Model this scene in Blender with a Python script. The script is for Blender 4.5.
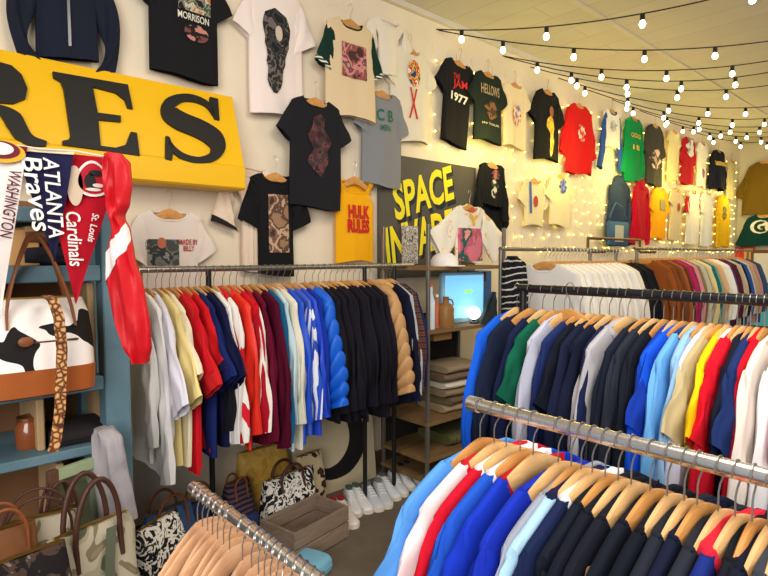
import bpy, math, random
from mathutils import Vector, Matrix
R_ = random.Random(7)
PI = math.pi
for o in list(bpy.data.objects): bpy.data.objects.remove(o)
C = bpy.context.scene.collection
# ------------------------------------------------------------------ camera
H = 1.55; F = 555.0; PITCH = math.radians(3.4); YAW = math.radians(48)
Fh = Vector((math.cos(YAW), math.sin(YAW), 0)); Rt = Vector((math.sin(YAW), -math.cos(YAW), 0))
Fw = Fh*math.cos(PITCH) + Vector((0, 0, -math.sin(PITCH)))
Up = Fh*math.sin(PITCH) + Vector((0, 0, math.cos(PITCH)))
cd = bpy.data.cameras.new('camera'); cd.sensor_width = 36; cd.lens = F/768*36; cd.clip_start = 0.02
cam = bpy.data.objects.new('camera', cd); C.objects.link(cam)
cam.matrix_world = Matrix(((Rt.x, Up.x, -Fw.x, 0), (Rt.y, Up.y, -Fw.y, 0), (Rt.z, Up.z, -Fw.z, H), (0, 0, 0, 1)))
bpy.context.scene.camera = cam
sc = bpy.context.scene
sc.view_settings.view_transform = 'Standard'; sc.view_settings.look = 'None'
sc.view_settings.gamma = 1; sc.view_settings.use_curve_mapping = False
sc.view_settings.exposure = 0.14
# ------------------------------------------------------------------ world and lights
w = bpy.data.worlds.new('world'); sc.world = w; w.use_nodes = True
w.node_tree.nodes['Background'].inputs[0].default_value = (0.93, 0.96, 1.0, 1)
w.node_tree.nodes['Background'].inputs[1].default_value = 0.30
def area(name, loc, target, sx, sy, power, col):
    l = bpy.data.lights.new(name, 'AREA'); l.shape = 'RECTANGLE'; l.size = sx; l.size_y = sy; l.energy = power; l.color = col
    o = bpy.data.objects.new(name, l); C.objects.link(o); o.location = loc
    o.rotation_euler = (Vector(target)-Vector(loc)).to_track_quat('-Z', 'Y').to_euler(); return o
area('shop_window_daylight', (-2.2, -1.6, 2.3), (2.2, 2.4, 1.0), 2.8, 2.0, 165, (1, .96, .90))
area('overhead_fill_near', (1.3, 0.4, 3.2), (1.6, 1.5, 0), 1.2, 1.6, 52, (1, .93, .82))  # added overhead fill for soft shading, not a shop fixture
area('overhead_fill_middle', (5.0, 0.3, 3.2), (5.0, 1.2, 0), 2.6, 1.4, 44, (1, .88, .66))  # added warm fill above the middle of the room, no fixture there
area('overhead_fill_far', (9.0, 0.0, 3.2), (9.2, 1.0, 0), 2.0, 1.4, 34, (1, .90, .76))  # added fill towards the far wall, stands for no real lamp
# ------------------------------------------------------------------ pixel rays
def ray(u, v): return Fw + Rt*((u-384)/F) + Up*((288-v)/F)
def onY(u, v, Y): r = ray(u, v); t = Y/r.y; return Vector((r.x*t, Y, H+r.z*t))
def onX(u, v, X): r = ray(u, v); t = X/r.x; return Vector((X, r.y*t, H+r.z*t))
def onZ(u, v, Z): r = ray(u, v); t = (Z-H)/r.z; return Vector((r.x*t, r.y*t, Z))
# ------------------------------------------------------------------ materials
def lin(c):
    return tuple((x/255/12.92 if x/255 <= .04045 else ((x/255+.055)/1.055)**2.4) for x in c) + (1,)
MC = {}
def mat(key, col, rough=.85, metal=0, bump=0, bscale=60, emit=None, es=0, spec=.3, var=.0, vscale=6, fold=False):
    k = (key, tuple(col), rough, metal, bump, bscale, es)
    if k in MC: return MC[k]
    m = bpy.data.materials.new(key); m.use_nodes = True; nt = m.node_tree; b = nt.nodes['Principled BSDF']
    b.inputs['Base Color'].default_value = lin(col); b.inputs['Roughness'].default_value = rough
    b.inputs['Metallic'].default_value = metal; b.inputs['Specular IOR Level'].default_value = spec
    tc = nt.nodes.new('ShaderNodeTexCoord')
    if var:
        n = nt.nodes.new('ShaderNodeTexNoise'); n.inputs['Scale'].default_value = vscale; n.inputs['Detail'].default_value = 4
        mx = nt.nodes.new('ShaderNodeMix'); mx.data_type = 'RGBA'
        mx.inputs[6].default_value = lin([x*(1-var) for x in col]); mx.inputs[7].default_value = lin([min(255, x*(1+var*.5)) for x in col])
        nt.links.new(tc.outputs['Object'], n.inputs['Vector']); nt.links.new(n.outputs['Fac'], mx.inputs[0]); nt.links.new(mx.outputs[2], b.inputs['Base Color'])
    if bump:
        n = nt.nodes.new('ShaderNodeTexNoise'); n.inputs['Scale'].default_value = bscale; n.inputs['Detail'].default_value = 3
        bp = nt.nodes.new('ShaderNodeBump'); bp.inputs['Strength'].default_value = bump; bp.inputs['Distance'].default_value = .03 if fold else .01
        if fold:
            mp = nt.nodes.new('ShaderNodeMapping'); mp.inputs['Scale'].default_value = (1, 1, .16); nt.links.new(tc.outputs['Object'], mp.inputs[0]); nt.links.new(mp.outputs[0], n.inputs['Vector']); n.inputs['Detail'].default_value = 2; n.inputs['Distortion'].default_value = .4
        else: nt.links.new(tc.outputs['Object'], n.inputs['Vector']); nt.links.new(n.outputs['Fac'], bp.inputs['Height']); nt.links.new(bp.outputs[0], b.inputs['Normal'])
    if es:
        b.inputs['Emission Color'].default_value = lin(emit or col); b.inputs['Emission Strength'].default_value = es
    MC[k] = m; return m
def fab(col): return mat('fabric', col, .92, 0, .8, 17, spec=.12, fold=True)
def shiny(col): return mat('nylon', col, .5, 0, .55, 20, spec=.35, fold=True)
def pat(key, stops, scale=12, rough=.85, coord='Object', dist=.6, detail=3, stretch=(1, 1, 1), kind='noise', interp='CONSTANT'):
    k = ('pat', key, scale, str(stops))
    if k in MC: return MC[k]
    m = bpy.data.materials.new(key); m.use_nodes = True; nt = m.node_tree; b = nt.nodes['Principled BSDF']; b.inputs['Roughness'].default_value = rough
    b.inputs['Specular IOR Level'].default_value = .2
    tc = nt.nodes.new('ShaderNodeTexCoord'); mp = nt.nodes.new('ShaderNodeMapping'); mp.inputs['Scale'].default_value = stretch
    nt.links.new(tc.outputs[coord], mp.inputs[0])
    if kind == 'noise':
        n = nt.nodes.new('ShaderNodeTexNoise'); n.inputs['Detail'].default_value = detail; n.inputs['Distortion'].default_value = dist; out = 'Fac'
    elif kind == 'voronoi':
        n = nt.nodes.new('ShaderNodeTexVoronoi'); n.feature = 'DISTANCE_TO_EDGE'; out = 'Distance'
    else:
        n = nt.nodes.new('ShaderNodeTexWave'); n.bands_direction = kind; n.inputs['Distortion'].default_value = dist; out = 'Fac'
    n.inputs['Scale'].default_value = scale
    nt.links.new(mp.outputs[0], n.inputs['Vector'])
    cr = nt.nodes.new('ShaderNodeValToRGB'); cr.color_ramp.interpolation = interp
    while len(cr.color_ramp.elements) < len(stops): cr.color_ramp.elements.new(.5)
    for e, (p, c) in zip(cr.color_ramp.elements, stops): e.position = p; e.color = lin(c)
    nt.links.new(n.outputs[out], cr.inputs[0]); nt.links.new(cr.outputs[0], b.inputs['Base Color'])
    MC[k] = m; return m
WOOD = pat('hanger_wood', [(0, (196, 148, 92)), (.5, (222, 178, 122)), (1, (236, 198, 146))], 9, .42, dist=1.5, stretch=(1, 8, 6), interp='LINEAR')
WOODB = pat('amber_hanger_wood', [(0, (172, 112, 54)), (.5, (204, 146, 82)), (1, (220, 168, 106))], 9, .42, dist=1.5, stretch=(1, 8, 6), interp='LINEAR')
WOODP = pat('pink_hanger_wood', [(0, (196, 142, 104)), (.5, (224, 178, 140)), (1, (236, 200, 166))], 9, .42, dist=1.5, stretch=(1, 8, 6), interp='LINEAR')
CHROME = mat('chrome', (236, 236, 238), .26, 1)
STEEL = mat('steel_wire', (190, 186, 180), .3, 1)
BLACKM = mat('black_metal', (26, 26, 28), .4, .3, spec=.5)
LEATHER = mat('brown_leather', (138, 78, 40), .5, 0, .2, 40, spec=.4, var=.25)
DKLEATHER = mat('dark_brown_leather', (70, 40, 30), .5, 0, .2, 40, spec=.4)
# ------------------------------------------------------------------ mesh building
class MB:
    def __init__(s): s.v = []; s.f = []
    def loft(s, rings, cap0=True, cap1=True, closed=True):
        b = len(s.v); n = len(rings[0])
        for r in rings: s.v += [tuple(p) for p in r]
        for i in range(len(rings)-1):
            for j in range(n if closed else n-1):
                k = (j+1) % n
                s.f.append((b+i*n+j, b+i*n+k, b+(i+1)*n+k, b+(i+1)*n+j))
        if cap0: s.f.append(tuple(b+j for j in range(n))[::-1])
        if cap1: s.f.append(tuple(b+(len(rings)-1)*n+j for j in range(n)))
        return s
    def tube(s, path, r, seg=8, closed=False):
        path = [Vector(p) for p in path]; n = len(path); rings = []; up = None
        for i, p in enumerate(path):
            if closed: t = path[(i+1) % n]-path[i-1]
            else: t = path[min(i+1, n-1)]-path[max(i-1, 0)]
            t = t.normalized() if t.length > 0 else Vector((0, 0, 1))
            if up is None: up = Vector((0, 0, 1)) if abs(t.z) < .9 else Vector((1, 0, 0))
            a = t.cross(up)
            if a.length < 1e-4: a = t.cross(Vector((0, 1, 0)))
            a.normalize(); b_ = a.cross(t).normalized(); up = b_
            rr = r[i] if isinstance(r, (list, tuple)) else r
            rings.append([p+a*(rr*math.cos(q*2*PI/seg))+b_*(rr*math.sin(q*2*PI/seg)) for q in range(seg)])
        if closed: rings.append(rings[0])
        return s.loft(rings, not closed, not closed)
    def ribbon(s, path, w, th, side):
        side = Vector(side).normalized(); path = [Vector(p) for p in path]; rings = []
        for i, p in enumerate(path):
            t = (path[min(i+1, len(path)-1)]-path[max(i-1, 0)]).normalized(); nn = t.cross(side).normalized()
            ww = w[i] if isinstance(w, (list, tuple)) else w
            rings.append([p+side*ww+nn*th, p-side*ww+nn*th, p-side*ww-nn*th, p+side*ww-nn*th])
        return s.loft(rings)
    def box(s, c, d, rz=0, ch=0):
        c = Vector(c); x, y, z = [q/2 for q in d]; ca, sa = math.cos(rz), math.sin(rz)
        def P(a, b_, e): return c+Vector((a*ca-b_*sa, a*sa+b_*ca, e))
        if ch <= 0: ch = min(d)*.06
        rings = []
        for e, k in ((-z, ch), (-z+ch, 0), (z-ch, 0), (z, ch)):
            X, Y = x-k, y-k
            rings.append([P(-X+ch, -Y, e), P(X-ch, -Y, e), P(X, -Y+ch, e), P(X, Y-ch, e), P(X-ch, Y, e), P(-X+ch, Y, e), P(-X, Y-ch, e), P(-X, -Y+ch, e)])
        return s.loft(rings)
    def rr(s, levels, rz=0, n=24, p=4.0, c=(0, 0), wob=0, rnd=None):   # stack of super-ellipse rings: (z, half_x, half_y[, dx, dy])
        rings = []
        for L in levels:
            z, a, b_ = L[:3]; dx = L[3] if len(L) > 3 else 0; dy = L[4] if len(L) > 4 else 0; ring = []
            for q in range(n):
                th = 2*PI*q/n; cx, sy = math.cos(th), math.sin(th)
                x = a*math.copysign(abs(cx)**(2/p), cx); y = b_*math.copysign(abs(sy)**(2/p), sy)
                k = 1+(wob*math.sin(th*5+z*30)+wob*.6*math.sin(th*3-z*17) if wob else 0)
                x = x*k+dx; y = y*k+dy
                ring.append((c[0]+x*math.cos(rz)-y*math.sin(rz), c[1]+x*math.sin(rz)+y*math.cos(rz), z))
            rings.append(ring)
        return s.loft(rings)
    def lathe(s, prof, n=16, c=(0, 0, 0)):
        return s.loft([[(c[0]+r*math.cos(2*PI*q/n), c[1]+r*math.sin(2*PI*q/n), c[2]+z) for q in range(n)] for r, z in prof])
    def prism(s, pts, off):     # pts: coplanar outline, off: extrusion vector
        off = Vector(off); return s.loft([[Vector(p) for p in pts], [Vector(p)+off for p in pts]])
    def sphere(s, c, r, seg=10, rings=6, sc=(1, 1, 1)):
        rg = []
        for i in range(1, rings):
            a = PI*i/rings; rg.append([(c[0]+sc[0]*r*math.sin(a)*math.cos(2*PI*q/seg), c[1]+sc[1]*r*math.sin(a)*math.sin(2*PI*q/seg), c[2]+sc[2]*r*math.cos(a)) for q in range(seg)])
        return s.loft(rg)
    def build(s, name, m, parent=None, loc=None, rotz=0, smooth=True, bev=0):
        me = bpy.data.meshes.new(name); me.from_pydata(s.v, [], s.f); me.validate(); me.materials.append(m)
        if smooth:
            me.polygons.foreach_set('use_smooth', [len(p.vertices) <= 4 for p in me.polygons])
            try: me.set_sharp_from_angle(angle=math.radians(50))
            except Exception: pass
        me.update()
        o = bpy.data.objects.new(name, me); C.objects.link(o)
        if parent: o.parent = parent
        if loc is not None: o.location = loc
        o.rotation_euler.z = rotz
        return o
USED = {}
def tag(o, label, cat=None, group=None, kind=None):
    if label:
        label = ' '.join(label.split())
        o['label'] = label
        if cat and not group:
            if label in USED: print('DUP LABEL', label)
            USED[label] = 1
        n = len(label.split())
        if n > 16 or n < 4: print('LABEL LEN', n, label)
    if cat: o['category'] = cat
    if group: o['group'] = group
    if kind: o['kind'] = kind
    return o
def thing(name, label, cat, loc, rz=0, group=None):
    o = bpy.data.objects.new(name, None); o.empty_display_size = .05; C.objects.link(o)
    o.location = loc; o.rotation_euler = (0, 0, rz); tag(o, label, cat, group); return o
def text_mesh(s, size=1.0, bold=0.0, ext=0.0, shear=0.0):
    cu = bpy.data.curves.new('lettering', 'FONT'); cu.body = s; cu.size = size; cu.align_x = 'CENTER'; cu.align_y = 'CENTER'
    cu.offset = bold; cu.extrude = ext; cu.shear = shear; cu.resolution_u = 3; cu.space_line = .85
    o = bpy.data.objects.new('lettering', cu); C.objects.link(o)
    bpy.context.view_layer.update()
    dg = bpy.context.evaluated_depsgraph_get(); me = bpy.data.meshes.new_from_object(o.evaluated_get(dg))
    vs = [v.co.copy() for v in me.vertices]; fs = [tuple(p.vertices) for p in me.polygons]
    bpy.data.objects.remove(o); bpy.data.curves.remove(cu); bpy.data.meshes.remove(me)
    return vs, fs
def fit_text(s, w, h, bold=0.0, ext=0.0, shear=0.0):
    vs, fs = text_mesh(s, 1.0, bold, ext, shear)
    x0 = min(v.x for v in vs); x1 = max(v.x for v in vs); y0 = min(v.y for v in vs); y1 = max(v.y for v in vs)
    return [Vector(((v.x-(x0+x1)/2)/(x1-x0)*w, (v.y-(y0+y1)/2)/(y1-y0)*h, v.z)) for v in vs], fs
def mesh_obj(name, vs, fs, m, parent=None):
    b = MB(); b.v = [tuple(v) for v in vs]; b.f = fs; return b.build(name, m, parent, smooth=False)
# ------------------------------------------------------------------ room
WY = 3.0; WX = 10.7; CZ = 3.38
def struct(name, mb, m, parent=None, smooth=False):
    o = mb.build(name, m, parent, smooth=smooth)
    if parent is None: o['kind'] = 'structure'
    return o
wallm = mat('cream_painted_plaster', (236, 222, 198), .8, 0, .25, 9, var=.06, vscale=3)
struct('wall_left', MB().box((4.6, WY+.08, CZ/2), (13.2, .16, CZ), ch=.001), wallm)
struct('wall_far', MB().box((WX+.08, -.5, CZ/2), (.16, 7.1, CZ), ch=.001), mat('grey_cream_plaster', (206, 198, 180), .85, 0, .2, 9))
struct('floor', MB().box((4.6, -.3, -.05), (13.4, 7.2, .1), ch=.001), pat('worn_concrete', [(0, (72, 62, 54)), (.45, (104, 92, 80)), (1, (134, 122, 108))], 3.5, .6, detail=8, interp='LINEAR'))
def plank_mat():
    m = bpy.data.materials.new('painted_ceiling_boards'); m.use_nodes = True; nt = m.node_tree; b = nt.nodes['Principled BSDF']; b.inputs['Roughness'].default_value = .7
    tc = nt.nodes.new('ShaderNodeTexCoord'); br = nt.nodes.new('ShaderNodeTexBrick'); mp = nt.nodes.new('ShaderNodeMapping'); mp.inputs['Rotation'].default_value = (0, 0, PI/2)
    br.inputs['Scale'].default_value = 1; br.inputs['Brick Width'].default_value = 2.4; br.inputs['Row Height'].default_value = .28; br.inputs['Mortar Size'].default_value = .004
    br.inputs['Color1'].default_value = lin((208, 202, 190)); br.inputs['Color2'].default_value = lin((203, 196, 184)); br.inputs['Mortar'].default_value = lin((184, 176, 162))
    nt.links.new(tc.outputs['Object'], mp.inputs[0]); nt.links.new(mp.outputs[0], br.inputs['Vector']); nt.links.new(br.outputs['Color'], b.inputs['Base Color'])
    return m
struct('ceiling', MB().box((4.6, -.3, CZ+.05), (13.4, 7.2, .1), ch=.001), plank_mat())
trimm = mat('cream_trim', (212, 205, 192), .7)
for i, y in enumerate((2.14, .9, -.5, -1.8)):
    struct('trim_%d' % (i+1), MB().box((4.6, y, CZ-.006), (13.0, .04, .012)), trimm)
struct('trim_5', MB().box((4.6, WY-.02, CZ-.02), (13.0, .04, .04)), trimm)
struct('baseboard_left', MB().box((4.6, WY-.012, .06), (13.0, .024, .12)), mat('brown_baseboard', (96, 74, 54), .6))
# ------------------------------------------------------------------ hangers and garments
SH = .215
def hz(x): return -.080*(min(abs(x)/SH, 1.35))**1.5
def hanger_meshes():
    b = MB(); rings = []
    for i in range(25):
        x = -SH+2*SH*i/24; a = abs(x)/SH; h = .056-.022*a; t = .0055+.0035*(1-a)
        if i in (0, 24): h *= .5; t *= .6
        yb = -.003*a*a
        zc = hz(x)-.023
        rings.append([(x, yb+t*math.copysign(abs(math.cos(q))**.7, math.cos(q)), zc+h/2*math.copysign(abs(math.sin(q))**.8, math.sin(q))) for q in [2*PI*k/10 for k in range(10)]])
    b.loft(rings)
    k = MB(); path = [(0, 0, -.004), (0, 0, .038), (.006, 0, .050), (.018, 0, .060)]
    for j in range(11):
        a = math.radians(-20+21*j); path.append((.021*math.cos(a), 0, .081+.021*math.sin(a)))
    k.tube(path, .0017, 6)
    br = MB(); br.tube([(-SH*.86, -.010, hz(SH*.86)-.035), (SH*.86, -.010, hz(SH*.86)-.035)], .004, 6)
    return b, k, br
_hb, _hk, _hbar = hanger_meshes()
HPROTO = {}
def hanger(loc, rz, label, wood=WOOD, group=None, bar=False, tilt=0):
    key = (wood.name, bar)
    t = thing('clothes_hanger', label, 'hanger', loc, rz, group); t.rotation_euler.y = tilt
    if key not in HPROTO:
        a = _hb.build('shoulder_bar', wood, t); h = _hk.build('hook', STEEL, t); HPROTO[key] = [a, h]
        if bar: HPROTO[key].append(_hbar.build('trouser_bar', wood, t))
    else:
        for s in HPROTO[key]:
            c = s.copy(); C.objects.link(c); c.parent = t
    return t
class G:
    """shape of one hanging garment; local x across the shoulders, -y the front, z up, origin at the hanger's neck"""
    def __init__(g, L=.70, bw=.25, sw=.225, nh=.095, dip=.07, th=.02, fold=.008, seed=0, sl=.2, sa=12, cuff=.15, arm=.2, flare=0, sth=None, puff=0, crv=0, tank=False, hemj=.012, rows=22, rib=.0):
        g.__dict__.update(locals()); r = random.Random(seed*13+5); g.r = r
        g.k = [(r.uniform(9, 16), r.uniform(0, 6.3), r.uniform(-4, 4)), (r.uniform(22, 34), r.uniform(0, 6.3), r.uniform(-7, 7))]
        g.zs = hz(sw)+.010
        g.sth = sth or th*.95
    def fy(g, x, z):
        q = min(1, max(0, (-z-.02)/.5))
        return g.fold*(.3+q)*(math.sin(g.k[0][0]*x+g.k[0][1]+g.k[0][2]*z)+.5*math.sin(g.k[1][0]*x+g.k[1][1]+g.k[1][2]*z))
    def w(g, z):
        if z > g.zs:
            return max(g.nh, SH*(max(0, (.014-z))/.080)**(1/1.5))
        f = (g.zs-z)/(g.L+g.zs)
        if g.tank: return g.sw-.055*max(0, 1-abs(f-.12)/.12) + (g.bw-g.sw)*min(1, max(0, (f-.15)/.2)) + g.flare*f
        return g.sw + (g.bw-g.sw)*min(1, f*4) + g.flare*f
    def t(g, z):
        q = min(1, max(0, -z/.3)); t = g.th*(.85+.3*q)
        if g.puff: t *= .6+.7*abs(math.sin(-z*PI/g.puff))**.6
        return t
    def surf(g, x, z, off=.004):
        w_ = g.w(z); s = max(0, 1-(x/w_)**2)**.35
        return Vector((x, -g.t(z)*s*(1+1.3*g.rib)+g.fy(x, z)-off, z))
    def body(g):
        n = 36; zl = []; a = 7
        for i in range(a): zl.append(.010+(g.zs-.010)*i/(a-1))
        for i in range(1, g.rows+1): zl.append(g.zs-(g.L+g.zs)*i/g.rows)
        rings = []
        for z in zl:
            w_ = g.w(z); t_ = g.t(z); ring = []
            f = max(0, (g.zs-z)/(g.L+g.zs))
            for q in range(n):
                th = 2*PI*q/n; x = w_*math.cos(th); y = t_*math.copysign(abs(math.sin(th))**(.42 if z > g.zs-.03 else .6), math.sin(th)); zz = z
                if abs(x) <= g.nh+1e-5:
                    d = (g.dip if y < 0 else g.dip*.25)
                    zz = min(z, .004+hz(g.nh)*(abs(x)/g.nh)**1.4 - d*max(0, 1-(x/g.nh)**2)**.6)
                if f > .9: zz += g.hemj*math.sin(x*13+g.seed)*(f-.9)*10
                if z < g.zs-.02: y *= 1+g.rib*(math.sin(9*th+g.seed+z*5)+.6*math.sin(15*th-z*7))*min(1, (g.zs-z)*5)
                ring.append((x, y+g.fy(x, zz), zz))
            rings.append(ring)
        return MB().loft(rings, False, False)
    def sleeve(g, sx, d=None):
        a = math.radians(g.sa); D = Vector((sx*math.sin(a), 0, -math.cos(a))); Pn = Vector((-sx*math.cos(a), 0, -math.sin(a)*.9-.12)).normalized()
        A0 = Vector((sx*(g.sw-.008), 0, g.zs+.004)); B0 = Vector((sx*(g.sw-.05), 0, g.zs-g.arm))
        A1 = A0+D*g.sl; B1 = A1+Pn*g.cuff
        m = max(5, int(g.sl/(.012 if g.puff else .035))); rings = []; ph = g.r.uniform(0, 6)
        for i in range(-1, m+1):
            f = max(0, i)/m; e = f**.8 if g.sl > .35 else f
            A = A0.lerp(A1, f); B = B0.lerp(B1, e)
            if g.sl > .35:
                k = g.crv*math.sin(PI*f); A += Vector((sx*k, 0, 0)); B += Vector((sx*k, 0, 0))
            if i == -1: A = A.lerp(B, .1); B = B.lerp(A, .1); A += Vector((-sx*.02, 0, 0)); B += Vector((-sx*.02, 0, 0))
            c = (A+B)/2; hx = (A-B)/2; t = g.sth*(1 if i > 0 else .8)
            if g.puff: t *= .6+.7*abs(math.sin(f*g.sl*PI/g.puff))**.6; hx = hx*(.84+.22*abs(math.sin(f*g.sl*PI/g.puff))**.6)
            elif g.sl > .35: t *= 1+.16*math.sin(f*g.sl*38+ph)
            rk_ = (lambda q: 1+g.rib*.8*(math.sin(4*q+ph+f*2)+.7*math.sin(7*q-f*5+ph)))
            rings.append([c+hx*(math.cos(q)*(1+(rk_(q)-1)*.35))+Vector((0, t*rk_(q)*math.copysign(abs(math.sin(q))**.8, math.sin(q))+g.fold*.7*math.sin(9*f+ph+3*math.cos(q)), 0)) for q in [2*PI*k/26 for k in range(26)]])
        if d == 'cuff': return MB().loft(rings[-3:] if g.sl > .35 else rings[-2:], False, False), rings
        return MB().loft(rings, False, False), rings
    def collar(g, r=.007, lift=0):
        p = []
        for i in range(28):
            th = 2*PI*i/28; x = g.nh*math.cos(th); s = math.sin(th); y = g.t(0)*math.copysign(abs(s)**.6, s)
            d = g.dip if y < 0 else g.dip*.25
            z = .004+hz(g.nh)*abs(math.cos(th))**1.4-d*abs(s)**1.2
            p.append((x, y+g.fy(x, z), z+lift))
        return MB().tube(p, r, 6, True)
def garment(g, loc, rz, name, label, cat, m, sm=None, cm=None, cuffm=None, tilt=0, group=None, collar=.007, hood=False, zipc=None):
    t = thing(name, label, cat, loc, rz, group); t.rotation_euler.y = tilt
    g.body().build('body', m, t)
    if g.sl > 0:
        for sx in (-1, 1):
            mb, rings = g.sleeve(sx); so = mb.build('sleeve', sm or m, t)
            if cuffm:
                rr = rings[-3:] if g.sl > .35 else rings[-2:]
                cc = []
                for ring in rr:
                    c = sum((Vector(p) for p in ring), Vector())/len(ring); cc.append([c+(Vector(p)-c)*1.05 for p in ring])
                MB().loft(cc, False, False).build('cuff', cuffm, so)
    if collar: g.collar(collar).build('collar', cm or m, t)
    if hood:
        b = MB(); b.loft([[(wx*math.cos(q), ty*math.sin(q)+.01, z+.012*math.cos(2*q)) for q in [2*PI*k/18 for k in range(18)]] for z, wx, ty in ((-.10, .08, .018), (-.06, .115, .035), (-.02, .115, .042), (.025, .085, .035), (.04, .045, .018))])
        b.build('hood', sm or m, t)
    if zipc:
        b = MB(); b.ribbon([g.surf(0, z) for z in [-.10-.03*i for i in range(int((g.L-.12)/.03))]], .006, .0015, (1, 0, 0)); b.build('zip', zipc, t)
    return t
def print_patch(g, t, x0, x1, z0, z1, m, shape='rect', name='print', nx=14, nz=14, seed=0):
    """cloth print lying on the garment's front"""
    b = MB(); r = random.Random(seed); ph = [r.uniform(0, 6) for _ in range(4)]; rows = []
    for i in range(nz+1):
        f = i/nz; z = z1+(z0-z1)*f; row = []
        f_off = .0035 if shape != 'oval' else .006
        if shape == 'rect': a, c = 0, 1
        elif shape == 'oval': h = math.sqrt(max(.0, 1-(2*f-1)**2)); a, c = .5-h/2, .5+h/2
        elif shape == 'portrait':
            h = (.96*min(1, (f/.12)**.5)*(1-.25*max(0, f-.3)/.25) if f < .55 else .70-.25*(f-.55)/.45)+.05*math.sin(f*31+ph[0]); h *= min(1, (1-f)*12+.3)
            d = -.05+.06*math.sin(f*5); a, c = max(0, .5-h/2+d), min(1, .5+h/2+d)
        elif shape == 'figure':
            h = .28+.5*math.exp(-((f-.22)/.16)**2)+.25*math.exp(-((f-.65)/.2)**2)+.06*math.sin(f*23+ph[0]); h *= min(1, f*9+.2, (1-f)*9+.2)
            d = .08*math.sin(f*7+ph[1]); a, c = max(0, .5-h/2+d), min(1, .5+h/2+d)
        else:
            h = math.sqrt(max(0, 1-(2*f-1)**2))*(.8+.2*math.sin(f*17+ph[0])); d = .06*math.sin(f*11+ph[2]); a, c = .5-h/2+d, .5+h/2+d
        for j in range(nx+1):
            row.append(g.surf(x0+(x1-x0)*(a+(c-a)*j/nx), z, f_off))
        rows.append(row)
    b.loft(rows, False, False, False)
    return b.build(name, m, t)
def print_text(g, t, s, cx, cz, w_, h_, m, name='lettering', bold=.015, shear=0, rot=0, off=.006):
    vs, fs = fit_text(s, w_, h_, bold, 0, shear); cr, sr = math.cos(rot), math.sin(rot)
    return mesh_obj(name, [g.surf(cx+v.x*cr-v.y*sr, cz+v.x*sr+v.y*cr, off) for v in vs], fs, m, t)
#@@PART2
# ------------------------------------------------------------------ yellow letter sign on the wall
def plane_from(p, q, r_): n = (q-p).cross(r_-p).normalized(); return p, n
def hit(u, v, pl):
    r = ray(u, v); o = Vector((0, 0, H)); t = (pl[0]-o).dot(pl[1])/r.dot(pl[1]); return o+r*t
pT = onY(232, 97, 2.93)
xr = pT.x
rb = ray(244, 166); tb = xr/rb.x; pB = Vector((xr, rb.y*tb, H+rb.z*tb))
PL = plane_from(pT, pB, pT+Vector((-1, 0, 0)))
rl = onY(243, 190, pB.y); zl = rl.z; XL = -.75
sg = thing('letter_sign', 'big yellow sign box with raised black letters R, E and S', 'sign', (xr, 2.99, zl))
O = Vector((xr, 2.99, zl))
yel = mat('yellow_enamel', (240, 186, 4), .38, 0, spec=.5); blk = mat('black_letter_paint', (34, 32, 30), .5)
prof = [Vector((0, 2.985, pT.z)), Vector((0, pT.y, pT.z)), Vector((0, pB.y, pB.z)), Vector((0, pB.y-.012, pB.z-.012)), Vector((0, pB.y-.012, zl+.01)), Vector((0, pB.y, zl)), Vector((0, 2.985, zl))]
MB().loft([[Vector((X, p.y, p.z))-O for p in prof] for X in (XL, xr)]).build('cabinet', yel, sg, smooth=False)
def sign_poly(pts, nm):
    P = [hit(u, v, PL)-O for u, v in pts]; n = PL[1] if PL[1].y < 0 else -PL[1]
    return P, n
def letter(parts, nm, label):
    root = None
    b = MB()
    for pts in parts:
        P, n = sign_poly(pts, nm); b.prism([p+n*.001 for p in P], n*.014)
    o = b.build('letter', blk, sg, smooth=False); o['label'] = label; return o
letter([[(52, 73), (127, 86), (132, 110), (127, 109), (124, 101), (115, 94), (92, 88), (97, 114), (120, 117), (120, 123), (97.5, 121), (100, 147), (115, 149), (125, 146), (130, 133), (136, 134), (139, 157), (62, 146), (62, 142), (68, 141), (70, 137), (63, 90), (60, 83), (53, 79)]], 'E', 'raised black letter E')
def stroke(c, wd):
    L, Rr = [], []
    for i, (x, y) in enumerate(c):
        x0, y0 = c[max(0, i-1)]; x1, y1 = c[min(len(c)-1, i+1)]; d = math.hypot(x1-x0, y1-y0); nx, ny = -(y1-y0)/d, (x1-x0)/d
        L.append((x+nx*wd[i], y+ny*wd[i])); Rr.append((x-nx*wd[i], y-ny*wd[i]))
    return L+Rr[::-1]
def dens(c, wd, k=4):
    oc, ow = [], []
    n = len(c)
    for i in range(n-1):
        p0, p1, p2, p3 = c[max(0, i-1)], c[i], c[i+1], c[min(n-1, i+2)]
        for j in range(k):
            t = j/k
            f = lambda a, b, c_, d: .5*((2*b)+(-a+c_)*t+(2*a-5*b+4*c_-d)*t*t+(-a+3*b-3*c_+d)*t**3)
            oc.append((f(p0[0], p1[0], p2[0], p3[0]), f(p0[1], p1[1], p2[1], p3[1]))); ow.append(wd[i]*(1-t)+wd[i+1]*t)
    oc.append(c[-1]); ow.append(wd[-1]); return oc, ow
cS, wS = dens([(213, 116), (207, 106), (195, 100), (181, 99), (169, 105), (169, 114), (180, 122), (199, 130), (213, 139), (217, 149), (211, 158), (198, 161), (184, 158), (174, 151), (168, 142)], [1, 2.5, 3.2, 4, 6.5, 8.5, 9, 9, 9, 7.5, 4.5, 3, 3, 2.5, 1])
def quads(c, wd):
    s = stroke(c, wd); n = len(c); return s
letter([quads(cS, wS), [(209, 98), (217, 100), (218.5, 121), (214, 120), (208, 107)], [(165, 137), (168.5, 138), (173, 150), (171, 161.5), (164.5, 160)]], 'S', 'raised black letter S')
cR, wR = dens([(-12, 108), (2, 112), (13, 121), (21, 134), (31, 142), (46, 145)], [3, 5, 9, 8, 5, 2.5])
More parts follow.
